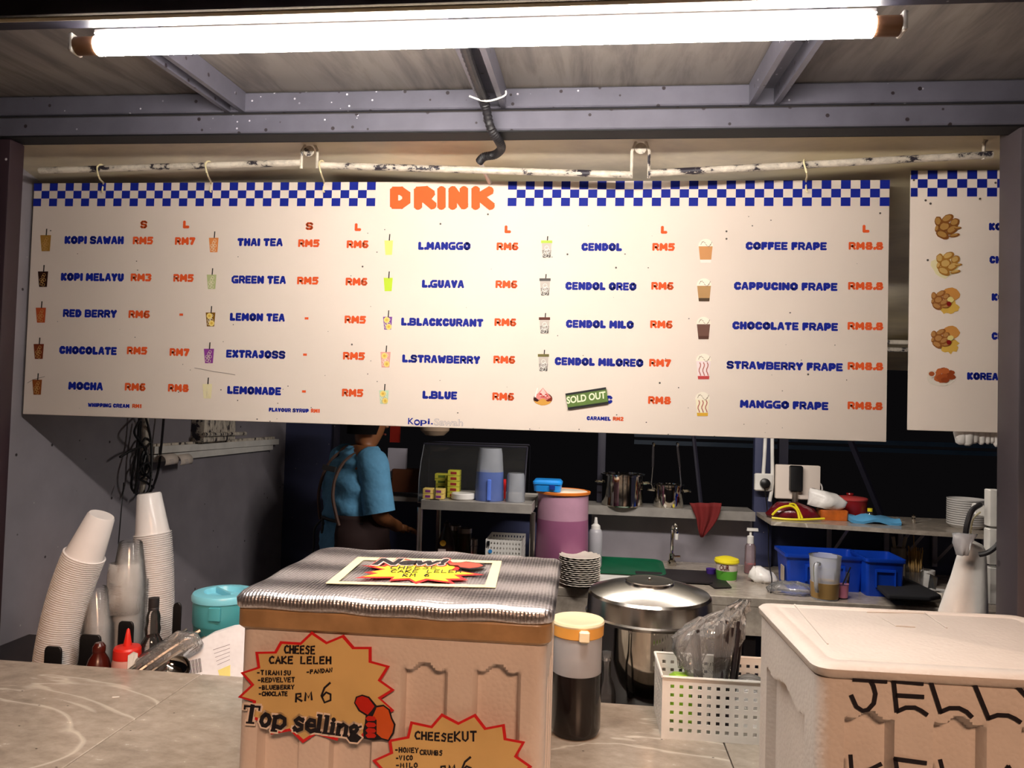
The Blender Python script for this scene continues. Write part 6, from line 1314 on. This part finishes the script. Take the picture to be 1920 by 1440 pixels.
# fingers: five per hand, rooted in the palm
for s_, sg in (('L', -1), ('R', 1)):
    bx, by, bz = joints['hn' + s_]
    for k in range(4):
        a, b, c = f'f{s_}{k}a', f'f{s_}{k}b', f'f{s_}{k}c'; dx = (k - 1.5) * .017; L = (.030, .034, .032, .026)[k]
        joints[a] = (bx + dx, by + .035, bz); joints[b] = (bx + dx, by + .035 + L, bz - .012); joints[c] = (bx + dx, by + .035 + L * 1.4, bz - .036)
        for n in (a, b, c): rad[n] = (.0085, .0085)
        edges += [('hn' + s_, a), (a, b), (b, c)]
    a, b = f't{s_}a', f't{s_}b'; joints[a] = (bx - sg * .035, by + .005, bz - .012); joints[b] = (bx - sg * .042, by + .036, bz - .03); rad[a] = (.010, .010); rad[b] = (.0085, .0085); edges += [('wr' + s_, a), (a, b)]
names = list(joints)
me = bpy.data.meshes.new('body'); me.from_pydata([joints[n] for n in names], [(names.index(a), names.index(b)) for a, b in edges], [])
bo = bpy.data.objects.new('body', me); COL.objects.link(bo)
md = bo.modifiers.new('skin', 'SKIN'); md.use_smooth_shade = True
for i, n in enumerate(names): sv = me.skin_vertices[0].data[i]; sv.radius = rad[n]; sv.use_root = (n == 'pelvis')
bo.modifiers.new('sub', 'SUBSURF').levels = 2; bo.modifiers['sub'].render_levels = 2
dg = bpy.context.evaluated_depsgraph_get(); dg.update(); nm_ = bpy.data.meshes.new_from_object(bo.evaluated_get(dg), depsgraph=dg)
nm_.materials.clear(); nm_.materials.append(M['skin']); bpy.data.objects.remove(bo)
bo = bpy.data.objects.new('body', nm_); COL.objects.link(bo); bo.parent = pe
# nose, ears, eyes, mouth
t = MB(); t.lathe([(.001, 0), (.014, .008), (.011, .03), (.005, .045), (.001, .046)], (0, .146, 1.475), seg=12, sy=.9); t.build('nose', 'skin', pe)
for sx in (-1, 1):
    t = MB(); t.lathe([(.001, -.004), (.02, -.003), (.024, .004), (.018, .008), (.006, .003), (.001, .003)], (sx * .078, .048, 1.495), seg=16, rm=Matrix.Rotation(R(90 * sx), 3, 'Y'), sx=1.35); t.build('ear', 'skin', pe)
    t = MB(); t.lathe([(.001, -.006), (.012, 0), (.001, .006)], (sx * .03, .137, 1.515), seg=12); t.build('eye', 'signwhite', pe)
t = MB(); t.tube([(-.022, .132, 1.448), (0, .143, 1.446), (.022, .132, 1.448)], .005, 8); t.build('mouth', pm('#6e3228'), pe)
# hair cap
t = MB(); rings = []
for k in range(10):
    a = PI / 2 * k / 9; z = 1.505 + .115 * math.sin(a); rr_ = math.cos(a)
    rings.append([Vector(((.088 * rr_ + .002) * math.cos(q), .050 + (.105 * rr_ + .002) * math.sin(q) , z - (.055 if (math.sin(q) < .1 and k == 0) else 0) - (.02 if (math.sin(q) < .1 and k == 1) else 0))) for q in [2 * PI * j / 32 for j in range(32)]])
t.rings(rings, cap0=False); t.build('hair', 'hair', pe, smooth=60)
# shirt
rs = random.Random(4)
def cloth_loft(lv, seg=56, wr=.0065, fold=0.0):
    rings = []
    for i, (cx, cy, z, rx, ry) in enumerate(lv):
        ring = []
        for j in range(seg):
            q = 2 * PI * j / seg; n = wr * math.sin(q * 3 + z * 55) + wr * .7 * math.sin(q * 7 - z * 80) + fold * math.sin(q * 9)
            k = 1 / (abs(math.cos(q)) ** 2.6 + abs(math.sin(q)) ** 2.6) ** (1 / 2.6)
            ring.append(Vector((cx + (rx * k + n) * math.cos(q), cy + (ry * k + n) * math.sin(q), z)))
        rings.append(ring)
    return rings
def interp(lv, n=5):
    o = []
    for a, b in zip(lv, lv[1:]):
        for k in range(n): f = k / n; f2 = f * f * (3 - 2 * f); o.append(tuple(x + (y - x) * (f if i == 2 else f2) for i, (x, y) in enumerate(zip(a, b))))
    return o + [lv[-1]]
lv = interp([(0, 0, .70, .20, .155), (0, -.0, .80, .185, .15), (0, -.01, .92, .172, .145), (0, -.01, 1.04, .158, .130), (0, -.015, 1.14, .170, .134), (0, -.015, 1.24, .180, .130), (0, 0, 1.31, .172, .112), (0, .012, 1.352, .135, .090), (0, .024, 1.378, .085, .072), (0, .03, 1.392, .066, .064)])
t = MB(); t.rings(cloth_loft(lv), cap0=False, cap1=False); t.build('shirt', 'shirt', pe, smooth=180)
for s_, sg in (('L', -1), ('R', 1)):
    a, b = Vector(joints['sh' + s_]), Vector(joints['el' + s_]); c = a.lerp(b, .92)
    t = MB(); t.tube([a + Vector((-sg * .04, 0, .006)), a + Vector((sg * .012, 0, -.018)), a.lerp(b, .35), a.lerp(b, .65), c], [.050, .066, .068, .068, .075], 24, smooth=5, cap=False); t.build('sleeve', 'shirt', pe, smooth=180)
# apron: front panel wrapping to the sides, bib straps crossing over the shoulders, waist tie
lv2 = interp([(0, 0, .55, .215, .175), (0, 0, .80, .197, .166), (0, -.008, .95, .182, .158), (0, -.01, 1.075, .168, .143)], 6)
full = cloth_loft(lv2, 56, .002); rings = [[r_[j % 56] for j in range(-9, 34)] for r_ in full]
t = MB(); t.rings(rings, close=False, cap0=False, cap1=False); o = t.build('apron', 'apron', pe, smooth=180); so2 = o.modifiers.new('s', 'SOLIDIFY'); so2.thickness = .004
lv3 = interp([(0, -.01, 1.07, .167, .142), (0, -.015, 1.24, .188, .139), (0, 0, 1.32, .17, .118)], 5); full = cloth_loft(lv3, 56, .001); rings = [[r_[j] for j in range(6, 23)] for r_ in full]
t = MB(); t.rings(rings, close=False, cap0=False, cap1=False); t.build('apron_bib', 'apron', pe, smooth=180).modifiers.new('s', 'SOLIDIFY').thickness = .003
def flatstrap(pts, w_, n):
    t = MB(); t.tube(pts, w_, 6, smooth=6); return t
for sg in (-1, 1):
    pts = [(sg * .085, .13, 1.22), (sg * .088, .095, 1.33), (sg * .085, .02, 1.372), (sg * .078, -.075, 1.345), (sg * .075, -.135, 1.27), (sg * .085, -.158, 1.17), (sg * .105, -.147, 1.08), (sg * .115, -.135, 1.03)]
    t = MB(); t.tube(pts, .0085, 6, smooth=6); t.build('apron_strap', 'strap', pe)
t = MB(); t.box((0, -.146, 1.285), (.155, .008, .026), rot=(R(-14), 0, 0)); t.build('strap_bridge', 'black', pe)
t = MB(); z = 1.045; t.tube([(.170 * math.cos(q), -.01 + .146 * math.sin(q), z + .004 * math.sin(q * 3)) for q in [PI + .2 + (PI - .4) * i / 14 for i in range(15)]], .008, 6); t.build('waist_tie', 'black', pe)
t = MB(); t.tube([(-.02, -.16, z), (-.05, -.185, z - .05), (-.045, -.19, z - .14), (-.06, -.20, z - .28)], .006, 6, smooth=5); t.tube([(-.02, -.16, z), (.03, -.18, z - .03), (.01, -.175, z - .06)], .006, 6, smooth=4); t.build('tie_end', 'black', pe)
# trousers and shoes
for sg in (-1, 1):
    t = MB(); t.tube([(sg * .09, 0, .84), (sg * .09, .02, .46), (sg * .09, -.02, .07)], [.10, .075, .06], 16, smooth=4); t.build('trouser_leg', 'shelfdark', pe)
    t = MB(); t.loft([(.045, .13, .04, .001), (.048, .135, .04, .03), (.04, .10, .035, .075)], (sg * .095, .06, 0), cs=5); t.build('shoe', 'black', pe)
bpy.data.objects.remove(_to)
